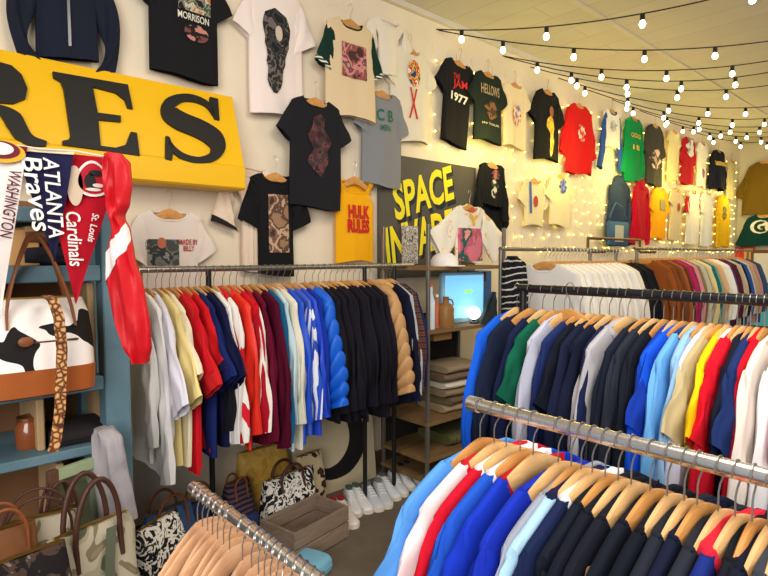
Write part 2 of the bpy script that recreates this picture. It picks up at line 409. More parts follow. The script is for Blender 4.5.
letter([[(-60, 54), (0, 64), (11, 67), (21, 76), (27, 90), (25, 100), (13, 105), (0, 104), (-20, 102), (-21, 96), (-6, 98), (-1, 90), (-4, 78), (-20, 72), (-24, 128), (-55, 124)], quads(cR, wR)], 'R', 'raised black letter R')
# ------------------------------------------------------------------ shirts on the wall
WS = 2.945
NAV = (28, 32, 52); BLK = (30, 29, 32); CRM = (228, 214, 188); WHT = (236, 232, 226); RED = (196, 24, 32); GRY = (140, 138, 136)
def txt(col): return mat('screen_print', col, .7)
GP = 'hangers on the wall'
def hlab(l):
    n = len(l.split()); return ('wooden hanger of the ' if n < 13 else 'hanger of the ' if n < 14 else 'hanger of ' if n < 15 else 'hanger, ')+l
def wshirt(bL, bR, vT, vB, label, col, cat='t-shirt', name='t_shirt', sl=.21, sa=32, cuff=.16, prints=(), tilt=0, hng=True, Y=WS, hl=None, wood=WOODB, th=.022, plane='Y', m=None, **k):
    uc = (bL+bR)/2
    if plane == 'Y': a, b_, c, d = onY(bL, 100, Y), onY(bR, 100, Y), onY(uc, vT, Y), onY(uc, vB, Y); wd = (b_.x-a.x)/2; c = Vector(((a.x+b_.x)/2, Y, c.z))
    else: a, b_, c, d = onX(bL, 100, Y), onX(bR, 100, Y), onX(uc, vT, Y), onX(uc, vB, Y); wd = abs(b_.y-a.y)/2; c = Vector((Y, (a.y+b_.y)/2, c.z))
    L = c.z-d.z; sw = min(.235, max(.17, wd*.95))
    kw = dict(L=L, bw=wd, sw=sw, sl=sl, sa=sa, cuff=cuff, th=th, fold=.006, seed=int(bL*7+vT)); 
    for q in ('dip', 'nh', 'puff', 'tank', 'flare', 'arm', 'fold', 'crv'):
        if q in k: kw[q] = k[q]
    kw['rib'] = .10; kw['fold'] = max(.008, kw['fold']); g = G(**kw); rz = 0 if plane == 'Y' else -PI/2
    t = garment(g, c, rz, name, label, cat, m or fab(col), sm=k.get('sm'), cm=k.get('cm'), cuffm=k.get('cuffm'), tilt=tilt, collar=k.get('collar', .007), hood=k.get('hood', False), zipc=k.get('zipc'))
    for p in prints:
        if p[0] == 'T': print_text(g, t, p[1], p[2]*wd, -p[3]*L, p[4]*wd, p[5]*L, txt(p[6]), rot=p[7] if len(p) > 7 else 0, bold=p[8] if len(p) > 8 else .015)
        else: print_patch(g, t, p[1]*wd, p[2]*wd, -p[4]*L, -p[3]*L, p[5], p[0], seed=int(vT))
    sw_ = sw
    if hng:
        hh = hanger(c+Vector((0, 0, -.006)), rz, hlab((hl or label).replace(' on the wall', '')), wood, tilt=tilt)
        hh.scale = (sw/.24*.96, 1, 1)
    return t
PB = lambda nm, *cs, s=14: pat(nm, [(i/len(cs)*.30+.35, c) for i, c in enumerate(cs)], s*.8, .7, dist=.25, detail=5)
wshirt(38, 99, -46, 60, 'navy long-sleeved sweatshirt hung above the yellow letter sign', NAV, 'sweatshirt', 'sweatshirt', sl=.46, sa=5, cuff=.10, arm=.24, crv=.05, fold=.014, hng=False, zipc=mat('zip_metal', (120, 120, 126), .4, .6), m=mat('navy_knit', (20, 26, 44), .9, 0, .4, 20))
wshirt(151, 218, -42, 78, 'black band t-shirt at the top edge, right of the navy sweatshirt', BLK, hng=False, prints=[('rect', -.25, .75, .26, .45, PB('poster_print', (34, 32, 34), (150, 140, 130), (60, 90, 60), (200, 190, 170), (190, 120, 60), s=22)), ('T', 'MORRISON', .2, .50, .95, .06, (225, 220, 205)), ('oval', -.1, .65, .55, .70, PB('rose_print', (120, 70, 66), (30, 28, 30), (196, 130, 120), s=16))])
wshirt(249, 303, -14, 116, 'oversized white t-shirt with a tall black figure printed on it', (240, 226, 218), hng=False, sl=.26, sa=26, cuff=.2, prints=[('portrait', -.58, .42, .19, .84, PB('portrait_print', (30, 30, 32), (62, 62, 62), (34, 34, 36), (110, 100, 96), (44, 44, 44), s=16)), ('oval', -.16, .10, .32, .44, fab((206, 186, 168)))], Y=2.955)
STRP = pat('green_striped_cuff', [(0, (24, 62, 50)), (.55, (232, 224, 206))], 14, .9, kind='Z', dist=0)
wshirt(326, 374, 19, 118, 'cream raglan t-shirt with dark green sleeves and a photo print', (222, 198, 160), sl=.28, sa=20, cuff=.12, sm=fab((24, 52, 44)), cm=fab((24, 52, 44)), cuffm=STRP, hl='cream raglan t-shirt with dark green sleeves', prints=[('rect', -.45, .55, .26, .60, PB('photo_print', (70, 50, 48), (150, 80, 80), (210, 140, 130), (120, 70, 90), (180, 160, 140), s=13))], Y=2.905)
wshirt(290, 340, 97, 208, 'black t-shirt with a dim red print, hung under the white one', (34, 33, 38), prints=[('blob', -.4, .55, .15, .72, PB('dim_red_print', (40, 38, 42), (84, 40, 48), (58, 54, 54), (110, 60, 62), (36, 34, 38), s=20))], tilt=.02, Y=2.900)
wshirt(362, 401, 90, 186, 'faded grey t-shirt with a green emblem, partly behind the cream raglan', (132, 134, 138), sl=.24, sa=22, hl='faded grey t-shirt with a green emblem', prints=[('T', 'C B', .0, .27, .8, .12, (24, 104, 82)), ('T', 'MEN', .0, .40, .5, .06, (24, 104, 82))], Y=2.940)
wshirt(391, 428, 47, 142, 'off-white t-shirt with a red and yellow cartoon print', (226, 216, 194), prints=[('oval', -.3, .4, .14, .42, PB('cartoon_print', (40, 60, 120), (232, 190, 60), (200, 50, 40), (236, 228, 210), s=22)), ('T', 'X', .0, .60, .45, .32, (196, 50, 44))], Y=2.958)
wshirt(378, 398, 18, 76, 'small white t-shirt hung high beside the cream raglan', (232, 222, 204), hng=False, sl=.15, Y=2.958)
wshirt(446, 472, 60, 146, 'black t-shirt with red and white lettering, tilted on the wall', BLK, tilt=.10, prints=[('T', 'THE', -.3, .22, .5, .06, (200, 40, 44), .1), ('T', 'JAM', 0, .31, 1.1, .12, (200, 40, 44), .1), ('T', '1977', 0, .46, 1.3, .10, (228, 224, 214), 0, .03)], Y=2.955)
wshirt(474, 501, 71, 142, 'dark green-black t-shirt printed HELLOWS, overlapping the tilted black one', (34, 42, 38), hl='dark green-black t-shirt', prints=[('T', 'HELLOWS', 0, .28, 1.4, .14, (170, 150, 120)), ('blob', -.5, .6, .42, .70, PB('rust_print', (60, 50, 42), (130, 84, 60), (38, 44, 40), s=14)), ('T', 'IN TOUR', 0, .76, 1.3, .03, (190, 184, 160))], Y=2.920)
wshirt(503, 526, 82, 148, 'pale cream t-shirt with a small purple ring print', (226, 208, 170), sl=.16, prints=[('oval', -.5, .4, .35, .68, PB('purple_print', (150, 120, 180), (226, 208, 170), (200, 110, 90), s=20))], Y=2.95)
wshirt(535, 559, 89, 160, 'black t-shirt with a tall yellow figure print', (28, 28, 28), sl=.24, sa=32, prints=[('figure', -.35, .6, .38, .96, PB('yellow_print', (226, 190, 50), (200, 150, 60), (232, 210, 110), s=14)), ('oval', -.05, .3, .24, .40, fab((150, 96, 66)))], Y=2.940)
wshirt(566, 592, 103, 174, 'bright red long-sleeved sweatshirt high on the wall', (206, 28, 30), 'sweatshirt', 'sweatshirt', sl=.46, sa=18, cuff=.1, arm=.22, fold=.012, prints=[('blob', -.3, .4, .3, .55, PB('faint_white_print', (226, 200, 190), (206, 28, 30), (216, 120, 110), s=18))], Y=2.940)
wshirt(604, 620, 109, 148, 'white baseball t-shirt with blue raglan sleeves', (226, 224, 220), sm=fab((50, 84, 156)), cm=fab((50, 84, 156)), sl=.62, sa=12, cuff=.1, arm=.2, prints=[('blob', -.4, .4, .3, .6, PB('grey_blot', (190, 188, 190), (150, 150, 160), s=20))], Y=2.95)
wshirt(626, 643, 117, 182, 'kelly green long-sleeved jersey with gold lettering', (14, 132, 74), 'jersey', 'jersey', sl=.6, sa=10, cuff=.13, prints=[('T', 'GOLD', 0, .30, 1.2, .07, (220, 190, 80)), ('T', '1B', 0, .48, .8, .07, (220, 190, 80))], Y=2.930)
wshirt(647, 664, 124, 186, 'charcoal t-shirt with a pale emblem, right of the green jersey', (66, 62, 58), sl=.3, sa=20, prints=[('blob', -.8, .7, .42, .75, PB('pale_emblem', (214, 180, 170), (70, 64, 60), (180, 150, 140), s=9))], Y=2.95)
wshirt(670, 680, 130, 182, 'pale yellow t-shirt right of the charcoal one', (232, 214, 160), sl=.15, Y=2.95)
wshirt(684, 696, 137, 185, 'red jersey with a white bib front', (186, 30, 44), 'jersey', 'jersey', sl=.3, sa=16, prints=[('blob', -.7, .7, .04, .44, PB('white_bib', (226, 222, 216), (226, 222, 216), (170, 150, 150), s=10))], Y=2.930)
wshirt(699, 708, 142, 188, 'white t-shirt with a purple spot, right of the red bib jersey', (230, 222, 210), sl=.15, prints=[('oval', -.4, .4, .6, .8, txt((150, 90, 150)))], Y=2.95)
wshirt(713, 727, 150, 190, 'dark navy jacket with a gold chest flash by the far corner', (30, 32, 46), 'jacket', 'jacket', sl=.5, sa=14, cuff=.13, arm=.25, fold=.02, th=.035, prints=[('rect', -.8, .8, .32, .42, txt((196, 166, 80)))], Y=2.920)
wshirt(730, 737, 160, 200, 'dull beige t-shirt tucked in the far corner', (190, 176, 140), sl=.12)
# lower row
wshirt(481, 504, 162, 205, 'black sweatshirt with pink and white print, left of the fairy lights', (26, 26, 30), 'sweatshirt', 'sweatshirt', sl=.44, sa=12, cuff=.1, prints=[('blob', -.3, .6, .18, .42, PB('pink_print', (170, 90, 96), (60, 50, 54), (120, 60, 66), s=12)), ('figure', -.45, .5, .42, .85, PB('white_scrawl', (200, 196, 186), (30, 30, 34), (60, 60, 64), s=20))], Y=2.920)
wshirt(484, 504, 204, 240, 'plain black t-shirt hanging under the black printed sweatshirt', (22, 22, 25), Y=2.955, hng=False, sl=.14)
wshirt(526, 545, 178, 226, 'faint cream t-shirt with a blue bar and red dot, between fairy lights', (230, 214, 170), sl=.2, hl='faint cream t-shirt with a blue bar', prints=[('rect', -.75, -.55, .1, .75, txt((70, 100, 170))), ('oval', -.4, .1, .38, .62, txt((180, 50, 50)))], Y=2.95)
wshirt(551, 572, 174, 226, 'white t-shirt with a small blue crest, below the black and yellow one', (232, 218, 176), sl=.2, hl='white t-shirt with a small blue crest', prints=[('blob', -.3, .5, .1, .38, PB('blue_crest', (70, 90, 170), (140, 150, 200), (80, 60, 120), s=14))], Y=2.930)
wshirt(612, 632, 180, 236, 'slate blue hooded sweatshirt with long hanging sleeves', (52, 66, 92), 'sweatshirt', 'hooded_sweatshirt', sl=.66, sa=8, cuff=.13, hood=True, fold=.014, Y=2.955)
wshirt(636, 651, 184, 240, 'crimson hooded sweatshirt right of the slate blue one', (188, 20, 44), 'sweatshirt', 'hooded_sweatshirt', sl=.66, sa=8, cuff=.12, hood=True, fold=.014, Y=2.925)
wshirt(655, 670, 187, 239, 'golden orange t-shirt with a small grey square print', (246, 168, 28), sl=.24, sa=24, prints=[('rect', -.25, .55, .25, .46, txt((150, 140, 100)))], Y=2.955)
wshirt(674, 684, 188, 240, 'beige t-shirt with a rust stain, right of the orange one', (222, 200, 158), sl=.18, prints=[('oval', -.2, .3, .30, .46, txt((160, 70, 50)))], Y=2.958)
wshirt(690, 702, 190, 244, 'white jersey with red raglan shoulders', (234, 226, 216), 'jersey', 'jersey', sl=.26, sa=18, sm=fab((196, 40, 52)), cm=fab((196, 40, 52)), Y=2.935)
wshirt(705, 716, 192, 246, 'plain white t-shirt left of the mustard yellow jersey', (228, 226, 222), sl=.26, sa=14, Y=2.95)
wshirt(720, 733, 195, 247, 'mustard yellow jersey with a grey number by the far corner', (222, 176, 30), 'jersey', 'jersey', sl=.28, sa=14, prints=[('T', '8', 0, .35, .7, .25, (120, 116, 96))], Y=2.935)
wshirt(746, 792, 160, 214, 'olive brown jacket spread on the far wall', (112, 88, 28), 'jacket', 'jacket', Y=WX-.10, plane='X', sl=.5, sa=24, cuff=.15, arm=.28, fold=.02, th=.03)
wshirt(748, 790, 213, 246, 'dark green football sweatshirt with a white G oval on the far wall', (18, 62, 62), 'sweatshirt', 'sweatshirt', Y=WX-.10, plane='X', sl=.45, sa=22, cuff=.13, cm=fab((210, 200, 160)), hl='dark green football sweatshirt', prints=[('oval', -.62, .32, .20, .62, txt((232, 232, 226))), ('T', 'G', -.15, .41, .6, .34, (16, 50, 50), 0, .06)])
# behind the rack, left
wshirt(138, 194, 208, 300, 'white graphic t-shirt with red lettering below the yellow sign', (226, 214, 204), sl=.2, sa=30, Y=2.95, prints=[('rect', -.85, .25, .34, .62, PB('smoke_print', (70, 76, 74), (110, 112, 106), (52, 56, 56), (140, 136, 126), s=16)), ('oval', -.52, -.22, .32, .44, txt((186, 106, 76))), ('T', 'MADE BY\nBILLY', .62, .40, .72, .13, (176, 56, 60), 0, .02), ('T', 'HAWK\nBROS', -.85, .40, .42, .1, (70, 66, 64), 0, .02)])
wshirt(240, 256, 165, 270, 'narrow cream shirt hanging left of the black photo t-shirt', (230, 208, 186), 'shirt', 'shirt', Y=2.955, sl=.3, sa=14, hng=False, cuffm=fab((40, 38, 40)))
wshirt(256, 292, 172, 275, 'black t-shirt with a sepia face photo above the wall rack', (26, 26, 28), sl=.26, sa=20, prints=[('rect', -.55, .6, .22, .78, PB('sepia_photo', (150, 118, 92), (96, 68, 56), (190, 160, 130), (120, 86, 72), (60, 48, 44), s=11))], Y=2.930)
wshirt(335, 373, 176, 262, 'golden yellow tank top with red HULK RULES lettering', (240, 172, 24), 'tank top', 'tank_top', sl=0, nh=.13, dip=.12, arm=.1, tank=True, cm=fab((240, 172, 24)), prints=[('T', 'HULK\nRULES', .05, .50, 1.25, .32, (196, 30, 30), 0, .06)], Y=2.940)
# ------------------------------------------------------------------ clothes racks
ORD = ['first', 'second', 'third', 'fourth', 'fifth', 'sixth', 'seventh', 'eighth', 'ninth', 'tenth', 'eleventh', 'twelfth', 'thirteenth', 'fourteenth', 'fifteenth', 'sixteenth', 'seventeenth', 'eighteenth', 'nineteenth', 'twentieth']
def sh(d):
    return ' '.join(d.split(' with ')[0].split()[:-1])
def rel_labels(items, rack):
    d = [i['d'] for i in items]; out = []
    for k, x in enumerate(d):
        a = k
        while a > 0 and d[a-1] == x: a -= 1
        b = k
        while b < len(d)-1 and d[b+1] == x: b += 1
        if a == b:
            if k == 0: out.append('%s at the left end of the %s' % (x, rack))
            elif k == len(d)-1: out.append('%s at the right end of the %s' % (x, rack))
            else: out.append('%s on the %s between %s and %s' % (x, rack, sh(d[k-1]), sh(d[k+1])))
        else:
            ref = ('after the '+sh(d[a-1])) if a > 0 else 'from its left end'
            out.append('%s on the %s, %s %s' % (x, rack, ORD[k-a], ref))
    return out
def cat_of(d):
    n = d.split()[-1]; return n, n.replace('-', '_')
KIND = {'tee': dict(L=.70, bw=.27, sw=.250, sl=.22, sa=34, cuff=.17), 'long': dict(L=.70, bw=.27, sw=.248, sl=.56, sa=8, cuff=.10, arm=.24, crv=.05),
        'jacket': dict(L=.70, bw=.27, sw=.250, sl=.60, sa=9, cuff=.13, arm=.27, fold=.012, crv=.03), 'puffer': dict(L=.62, bw=.27, sw=.245, sl=.56, sa=12, cuff=.15, arm=.27, puff=.085, th=.040, crv=.03, rows=44)}
def rack_item(it, hook, rz, label, railr, wood, th, nh=.1, seed=0, jig=.05, group=None):
    """hook = centre of the rail above the garment"""
    r = random.Random(seed+99); k = dict(KIND[it.get('k', 'tee')]); k.update(it.get('g', {}))
    k.setdefault('fold', .008); k['rib'] = 0 if k.get('puff') else .26; k['th'] = k.get('th', th); k['nh'] = nh; k['seed'] = seed; k['L'] = it.get('L', k['L'])*r.uniform(.97, 1.03); k['dip'] = it.get('dip', .075)
    o = Vector(hook)+Vector((0, 0, railr-.1)); a = rz+r.uniform(-jig, jig)
    hanger(o, a, hlab(label), wood, group=None)
    if it.get('empty'): return
    c, nm = cat_of(it['d'].split(' with ')[0])
    nm = {'tee': 't_shirt', 't-shirt': 't_shirt'}.get(c, nm)
    col = it['c']; m = it.get('m') or (shiny(col) if it.get('k') in ('puffer',) or it.get('sh') else fab(col))
    dx = r.uniform(-.012, .012)
    garment(G(**k), o+Vector((dx*math.cos(a), dx*math.sin(a), .002)), a, nm, label, c, m, sm=it.get('sm') or (fab(it['sc']) if 'sc' in it else None), cm=it.get('cm') or (fab(it['cc']) if 'cc' in it else None), cuffm=fab(it['uc']) if 'uc' in it else None, collar=it.get('cr', .0075), hood=it.get('hood', False))
def I(u, d, c, k='tee', **kw): return dict(u=u, d=d, c=c, k=k, **kw)
RSTR = pat('red_white_stripes', [(0, (232, 226, 222)), (.58, (204, 26, 44))], 7, .8, kind='DIAGONAL', dist=.4, stretch=(1, .2, .5))
BSTR = pat('blue_white_stripes', [(0, (222, 224, 234)), (.55, (40, 80, 190))], 11, .8, kind='X', dist=.4)
ZEB = pat('black_white_print', [(0, (24, 24, 28)), (.90, (200, 196, 190))], 7, .85, dist=5, kind='Z')
PLD = pat('brown_plaid', [(0, (90, 50, 36)), (.5, (150, 110, 80)), (.62, (50, 40, 44))], 9, .85, kind='Z', dist=1)
# --- rack along the wall on the left
RY = 2.6
rz_l = onY(140, 270, RY).z
x0, x1 = onY(131, 270, RY).x, onY(413, 265, RY).x
rk = thing('clothes_rack', 'galvanised pipe clothes rack standing along the cream wall on the left', 'clothes rack', (x0, RY, 0))
MB().tube([(0, 0, rz_l), (x1-x0, 0, rz_l)], .014, 12).build('rail', mat('galvanised_pipe', (150, 146, 140), .35, .9), rk)
for u in (212, 365, 394):
    X = onY(u, 460, RY).x-x0
    MB().tube([(X, 0, 0), (X, 0, rz_l)], .014, 10).build('post', BLACKM, rk)
    MB().lathe([(.0, 0), (.045, 0), (.045, .006), (.02, .01), (.02, .035), (0, .035)], 14, (X, 0, 0)).build('flange', BLACKM, rk)
for X in (.05, (x1-x0)*.5, x1-x0-.05):
    MB().tube([(X, 0, rz_l), (X, WY-RY, rz_l)], .01, 8).build('wall_bracket', mat('galvanised_pipe', (150, 146, 140), .35, .9), rk)
left = [
 I(145, 'grey-white long tee', (216, 214, 210), 'long', L=.72), I(154, 'white long tee', (236, 234, 234), 'long', L=.80, g=dict(sl=.72)), I(163, 'lavender-white long tee', (226, 224, 238), 'tee', L=.80, g=dict(sl=.42, cuff=.14)),
 I(172, 'pale yellow tee', (234, 214, 146), 'tee', L=.78, g=dict(sl=.4, cuff=.13)), I(178, 'ivory long tee', (236, 226, 196), 'tee', L=.76, g=dict(sl=.3)), I(186, 'brick red tee', (196, 34, 38), 'tee', L=.78, g=dict(sl=.36, cuff=.13)), I(192, 'crimson tee', (206, 24, 40), 'tee', L=.80, g=dict(sl=.3)),
 I(199, 'red navy-cuffed jersey', (208, 30, 36), 'tee', L=.72, uc=(24, 30, 70), g=dict(sl=.30)), I(206, 'navy jersey', (26, 38, 96), 'tee', L=.76, g=dict(sl=.33)), I(213, 'dark navy jersey', (20, 24, 60), 'tee', L=.74, g=dict(sl=.34)), I(218, 'black sweatshirt', (24, 24, 32), 'long', L=.66),
 I(224, 'white jersey', (230, 228, 226), 'long', L=.70, g=dict(sl=.62, cuff=.09)), I(232, 'red-and-white striped jacket', (226, 60, 60), 'jacket', L=.72, m=RSTR, cc=(214, 40, 40), cr=.014, g=dict(sl=.62)),
 I(241, 'orange-red jacket', (226, 46, 30), 'jacket', L=.76, cr=.014, sh=1), I(248, 'white-sleeved red jacket', (196, 26, 36), 'jacket', L=.70, sc=(232, 226, 216)), I(255, 'crimson jacket', (170, 20, 40), 'jacket', L=.70),
 I(263, 'maroon sweatshirt', (98, 14, 42), 'long', L=.76, g=dict(sl=.66, cuff=.12)), I(270, 'dark maroon sweatshirt', (78, 10, 36), 'long', L=.78, g=dict(sl=.70)), I(278, 'teal jacket', (20, 84, 124), 'jacket', L=.76, g=dict(sl=.68)),
 I(285, 'pale blue jacket', (186, 208, 216), 'jacket', L=.82), I(291, 'cream tracksuit top', (220, 214, 196), 'jacket', L=.80), I(297, 'royal blue jacket', (24, 76, 200), 'jacket', L=.80, sh=1), I(303, 'blue-and-white striped jacket', (60, 90, 190), 'jacket', L=.80, sm=BSTR, sh=1),
 I(310, 'cobalt blue jacket', (30, 70, 200), 'jacket', L=.80, sh=1), I(317, 'deep blue jacket', (24, 48, 150), 'jacket', L=.66), I(325, 'bright blue puffer jacket', (16, 92, 206), 'puffer', L=.6, g=dict(sa=14)),
] + [I(333+5.9*i, 'black jacket', (24+2*(i % 3), 23+(i % 2), 30+2*(i % 3)), 'jacket', L=.72+.03*(i % 3)) for i in range(9)] + [
 I(390, 'tan puffer jacket', (186, 142, 94), 'puffer', L=.56, g=dict(sa=16)), I(402, 'midnight navy jacket', (22, 24, 44), 'jacket', L=.74), I(405, 'pale grey jacket', (170, 176, 180), 'jacket', L=.62), I(408, 'brown plaid shirt', (110, 70, 50), 'long', m=PLD), I(411, 'dark blue sweatshirt', (30, 36, 80), 'long', L=.74)]
for i, (it, lab) in enumerate(zip(left, rel_labels(left, 'wall rack'))):
    X = onY(it['u']+1, 300, RY-.2).x
    rack_item(it, (X, RY, rz_l), -PI/2, lab, .014, WOODB if i % 3 else WOOD, .019, .125, i, .09)
# --- black rail rack
BX = 1.92
bz = onX(520, 288, BX).z; by0 = onX(519, 288, BX).y
rk = thing('clothes_rack', 'rack with a black painted rail in the middle of the shop', 'clothes rack', (BX, by0, 0))
MB().tube([(0, 0, bz), (0, -1.75, bz)], .017, 14).build('rail', mat('black_rail', (24, 26, 32), .3, .2, spec=.6), rk)
for y in (-.02, -1.7):
    MB().tube([(0, y, .06), (0, y, bz)], .015, 10).build('post', BLACKM, rk); MB().tube([(-.26, y, .07), (.26, y, .07)], .014, 8).build('foot', BLACKM, rk)
    for sx in (-.24, .24): MB().sphere((sx, y, .031), .03).build('castor', BLACKM, rk)
MB().tube([(0, -.02, .14), (0, -1.7, .14)], .01, 8).build('bottom_bar', BLACKM, rk)
DN = (24, 30, 54)
black = [I(486, 'royal blue sweatshirt', (24, 92, 214), 'long', L=.74), I(499, 'blue-black sweatshirt', (26, 34, 58), 'long'), I(512, 'navy jersey', (24, 32, 66), 'long'), I(523, 'forest green tee', (18, 92, 70), 'tee'),
 I(534, 'lilac grey sweatshirt', (184, 186, 206), 'long', g=dict(fold=.01)), I(550, 'indigo sweatshirt', (30, 44, 96), 'long'), I(560, 'ink black tee', (20, 24, 38), 'tee'), I(570, 'dark navy sweatshirt', (24, 30, 56), 'long'), I(580, 'dark navy sweatshirt', (22, 28, 50), 'long'),
 I(590, 'dark navy sweatshirt', (26, 34, 70), 'long'), I(599, 'heather grey hoodie', (176, 174, 180), 'long', hood=False, cr=.014), I(609, 'black-blue jersey', (26, 32, 48), 'long'), I(619, 'charcoal tee', (40, 44, 56), 'long'), I(629, 'black sweatshirt', (24, 28, 40), 'long'),
 I(639, 'cobalt tee', (22, 56, 160), 'tee'), I(649, 'bright blue sweatshirt', (24, 84, 214), 'long'), I(660, 'sky blue jersey', (104, 170, 226), 'long', cc=(30, 60, 130)), I(669, 'pale blue jersey', (146, 190, 230), 'long'), I(679, 'lilac white tee', (214, 212, 230), 'long'), I(688, 'khaki tee', (188, 172, 132), 'tee'),
 I(695, 'yellow tee', (244, 204, 20), 'tee'), I(706, 'scarlet jersey with white stripe', (206, 24, 44), 'long', cc=(236, 224, 220)), I(713, 'scarlet tee', (214, 20, 40), 'tee'), I(720, 'black jersey', (26, 28, 44), 'tee'), I(727, 'dark blue tee', (30, 48, 100), 'tee'),
 I(735, 'crimson hoodie', (200, 18, 40), 'long', cr=.014), I(752, 'cream sweatshirt', (232, 220, 210), 'long'), I(768, 'white sweatshirt', (232, 230, 232), 'long'), I(784, 'pink tee', (206, 60, 100), 'tee'), I(800, 'grey tee', (120, 120, 130), 'tee')]
for i, (it, lab) in enumerate(zip(black, rel_labels(black, 'black rail'))):
    y = onX(it['u']+(7 if it['u'] > 600 else 0), 370, BX-.2).y
    rack_item(it, (BX, y, bz), 0, lab, .017, WOODB if i % 2 else WOOD, .0175, .125, 200+i, .06)
y = onX(590, 300, BX).y
hanger(Vector((BX-.03, onX(574, 300, BX).y, bz-.070)), 1.25, 'empty wooden hanger turned sideways on the black rail', WOODB)
# --- chrome rail rack, nearest on the right
FX = 1.06
fz = onX(470, 403, FX).z; fy0 = onX(470, 403, FX).y
rk = thing('clothes_rack', 'shiny chrome rail rack nearest the viewer on the right', 'clothes rack', (FX, fy0, 0))
MB().tube([(0, 0, fz), (0, -1.35, fz)], .016, 18).build('rail', CHROME, rk)
MB().lathe([(0, 0), (.018, 0), (.019, .008), (.019, .03), (.016, .032), (0, .032)], 14).build('end_cap', CHROME, rk).matrix_local = Matrix.Translation((0, .002, fz)) @ Matrix.Rotation(PI/2, 4, 'X')
for y in (-.72, -1.3):
    MB().tube([(0, y, .06), (0, y, fz)], .014, 10).build('post', CHROME, rk); MB().tube([(-.25, y, .07), (.25, y, .07)], .013, 8).build('foot', CHROME, rk)
    for sx in (-.23, .23): MB().sphere((sx, y, .031), .03).build('castor', BLACKM, rk)
front = [I(480, 'light blue tee', (88, 152, 226), 'tee'), I(494, 'white raglan with red shoulder', (234, 226, 230), 'tee', cc=(200, 30, 44), cr=.011), I(506, 'red tee', (200, 20, 44), 'tee', cc=(236, 228, 228), cr=.011), I(520, 'royal blue tee with white collar', (34, 84, 196), 'tee', cc=(226, 226, 236), cr=.011),
 I(533, 'cobalt blue tee', (24, 54, 186), 'tee', cc=(180, 24, 40)), I(558, 'ultramarine tee', (26, 50, 180), 'tee'), I(571, 'heather grey tee', (150, 154, 172), 'tee'), I(581, 'baby blue tee with navy collar', (166, 206, 234), 'tee', cc=(24, 30, 70), cr=.012), I(592, 'navy tee with white collar', (26, 36, 72), 'tee', cc=(226, 226, 232), cr=.012),
 I(605, 'black sweatshirt', (22, 28, 40), 'long'), I(618, 'black tee', (20, 24, 36), 'tee'), I(631, 'black tee', (24, 26, 38), 'tee'), I(650, 'black tee', (22, 26, 38), 'tee'), I(667, 'black tee', (18, 22, 34), 'tee'), I(684, 'charcoal tee', (34, 38, 50), 'tee'), I(697, 'dark navy tee', (20, 26, 50), 'tee'),
 I(718, 'dark grey tee', (38, 42, 54), 'tee'), I(735, 'navy jersey with red collar', (28, 44, 120), 'tee', cc=(210, 40, 60), cr=.013), I(752, 'black jersey', (24, 26, 36), 'tee'), I(768, 'ink navy tee', (22, 26, 44), 'tee'), I(784, 'slate tee', (60, 66, 80), 'tee')]
for i, (it, lab) in enumerate(zip(front, rel_labels(front, 'chrome rail'))):
    y = onX(it['u'], 450+(it['u']-480)*.25, FX).y
    it['dip'] = .095
    rack_item(it, (FX, y, fz), 0, lab, .016, WOOD if i % 3 else WOODB, .0155, .11, 300+i, .04)
# --- bare hangers on the near left rack
LX = .55
lz = onX(193, 487, LX).z; ly0 = onX(193, 487, LX).y
rk = thing('clothes_rack', 'chrome rail rack of bare hangers at the bottom edge', 'clothes rack', (LX, ly0, 0))
MB().tube([(0, 0, lz), (0, -.9, lz)], .015, 18).build('rail', CHROME, rk)
for y in (-.55,):
    MB().tube([(0, y, .06), (0, y, lz)], .014, 10).build('post', CHROME, rk); MB().tube([(-.25, y, .07), (.25, y, .07)], .013, 8).build('foot', CHROME, rk)
    for sx in (-.23, .23): MB().sphere((sx, y, .031), .03).build('castor', BLACKM, rk)
hooks = [197, 202, 207, 212, 217, 223, 229, 242, 251, 258, 264, 270, 276, 282, 289, 297, 305, 313, 321, 331, 342]
for i, u in enumerate(hooks):
    y = onX(u, 487+(u-193)*.65, LX).y
    hanger(Vector((LX, y, lz-.085)), R_.uniform(.48, .72), 'bare pinkish wooden hanger bunched on the near left chrome rail', WOODP, group='bare hangers on the near left rail')
# --- far racks along the wall
def far_rack(u0, u1, Y, v, label, posts):
    a = onY(u0, v, Y); b = onY(u1, v, Y); z = a.z
    rk = thing('clothes_rack', label, 'clothes rack', (a.x, Y, 0))
    MB().tube([(0, 0, z), (b.x-a.x, 0, z)], .014, 10).build('rail', mat('dull_steel', (130, 124, 112), .4, .8), rk)
    for u in posts:
        X = onY(u, v, Y).x-a.x
        MB().tube([(X, 0, 0), (X, 0, z)], .014, 8).build('post', mat('dull_steel', (130, 124, 112), .4, .8), rk); MB().tube([(X, -.25, .02), (X, .25, .02)], .014, 8).build('foot', BLACKM, rk)
    return a.x, b.x, z
FY = 2.15
ax, bx, az = far_rack(500, 618, FY, 249, 'steel rack of white shirts below the fairy lights', (501, 590, 616))
fa = []
whites = [(226, 222, 216), (236, 230, 220), (222, 214, 200), (238, 234, 230)]
fa += [I(0, 'white shirt', whites[i % 4], 'long') for i in range(19)]+[I(0, 'black shirt', (24, 24, 28), 'long') for i in range(5)]
xs_ = [3.46+.051*i for i in range(19)]+[4.45+.055*i for i in range(5)]
for i, (it, lab, X) in enumerate(zip(fa, rel_labels(fa, 'far white-shirt rack'), xs_)):
    rack_item(it, (X, FY, az), -PI/2, lab, .014, WOODB, .026, .1, 400+i, .06)
ax, bx, az = far_rack(634, 752, FY, 248.5, 'steel rack of mixed shirts running to the far corner', (637, 748))
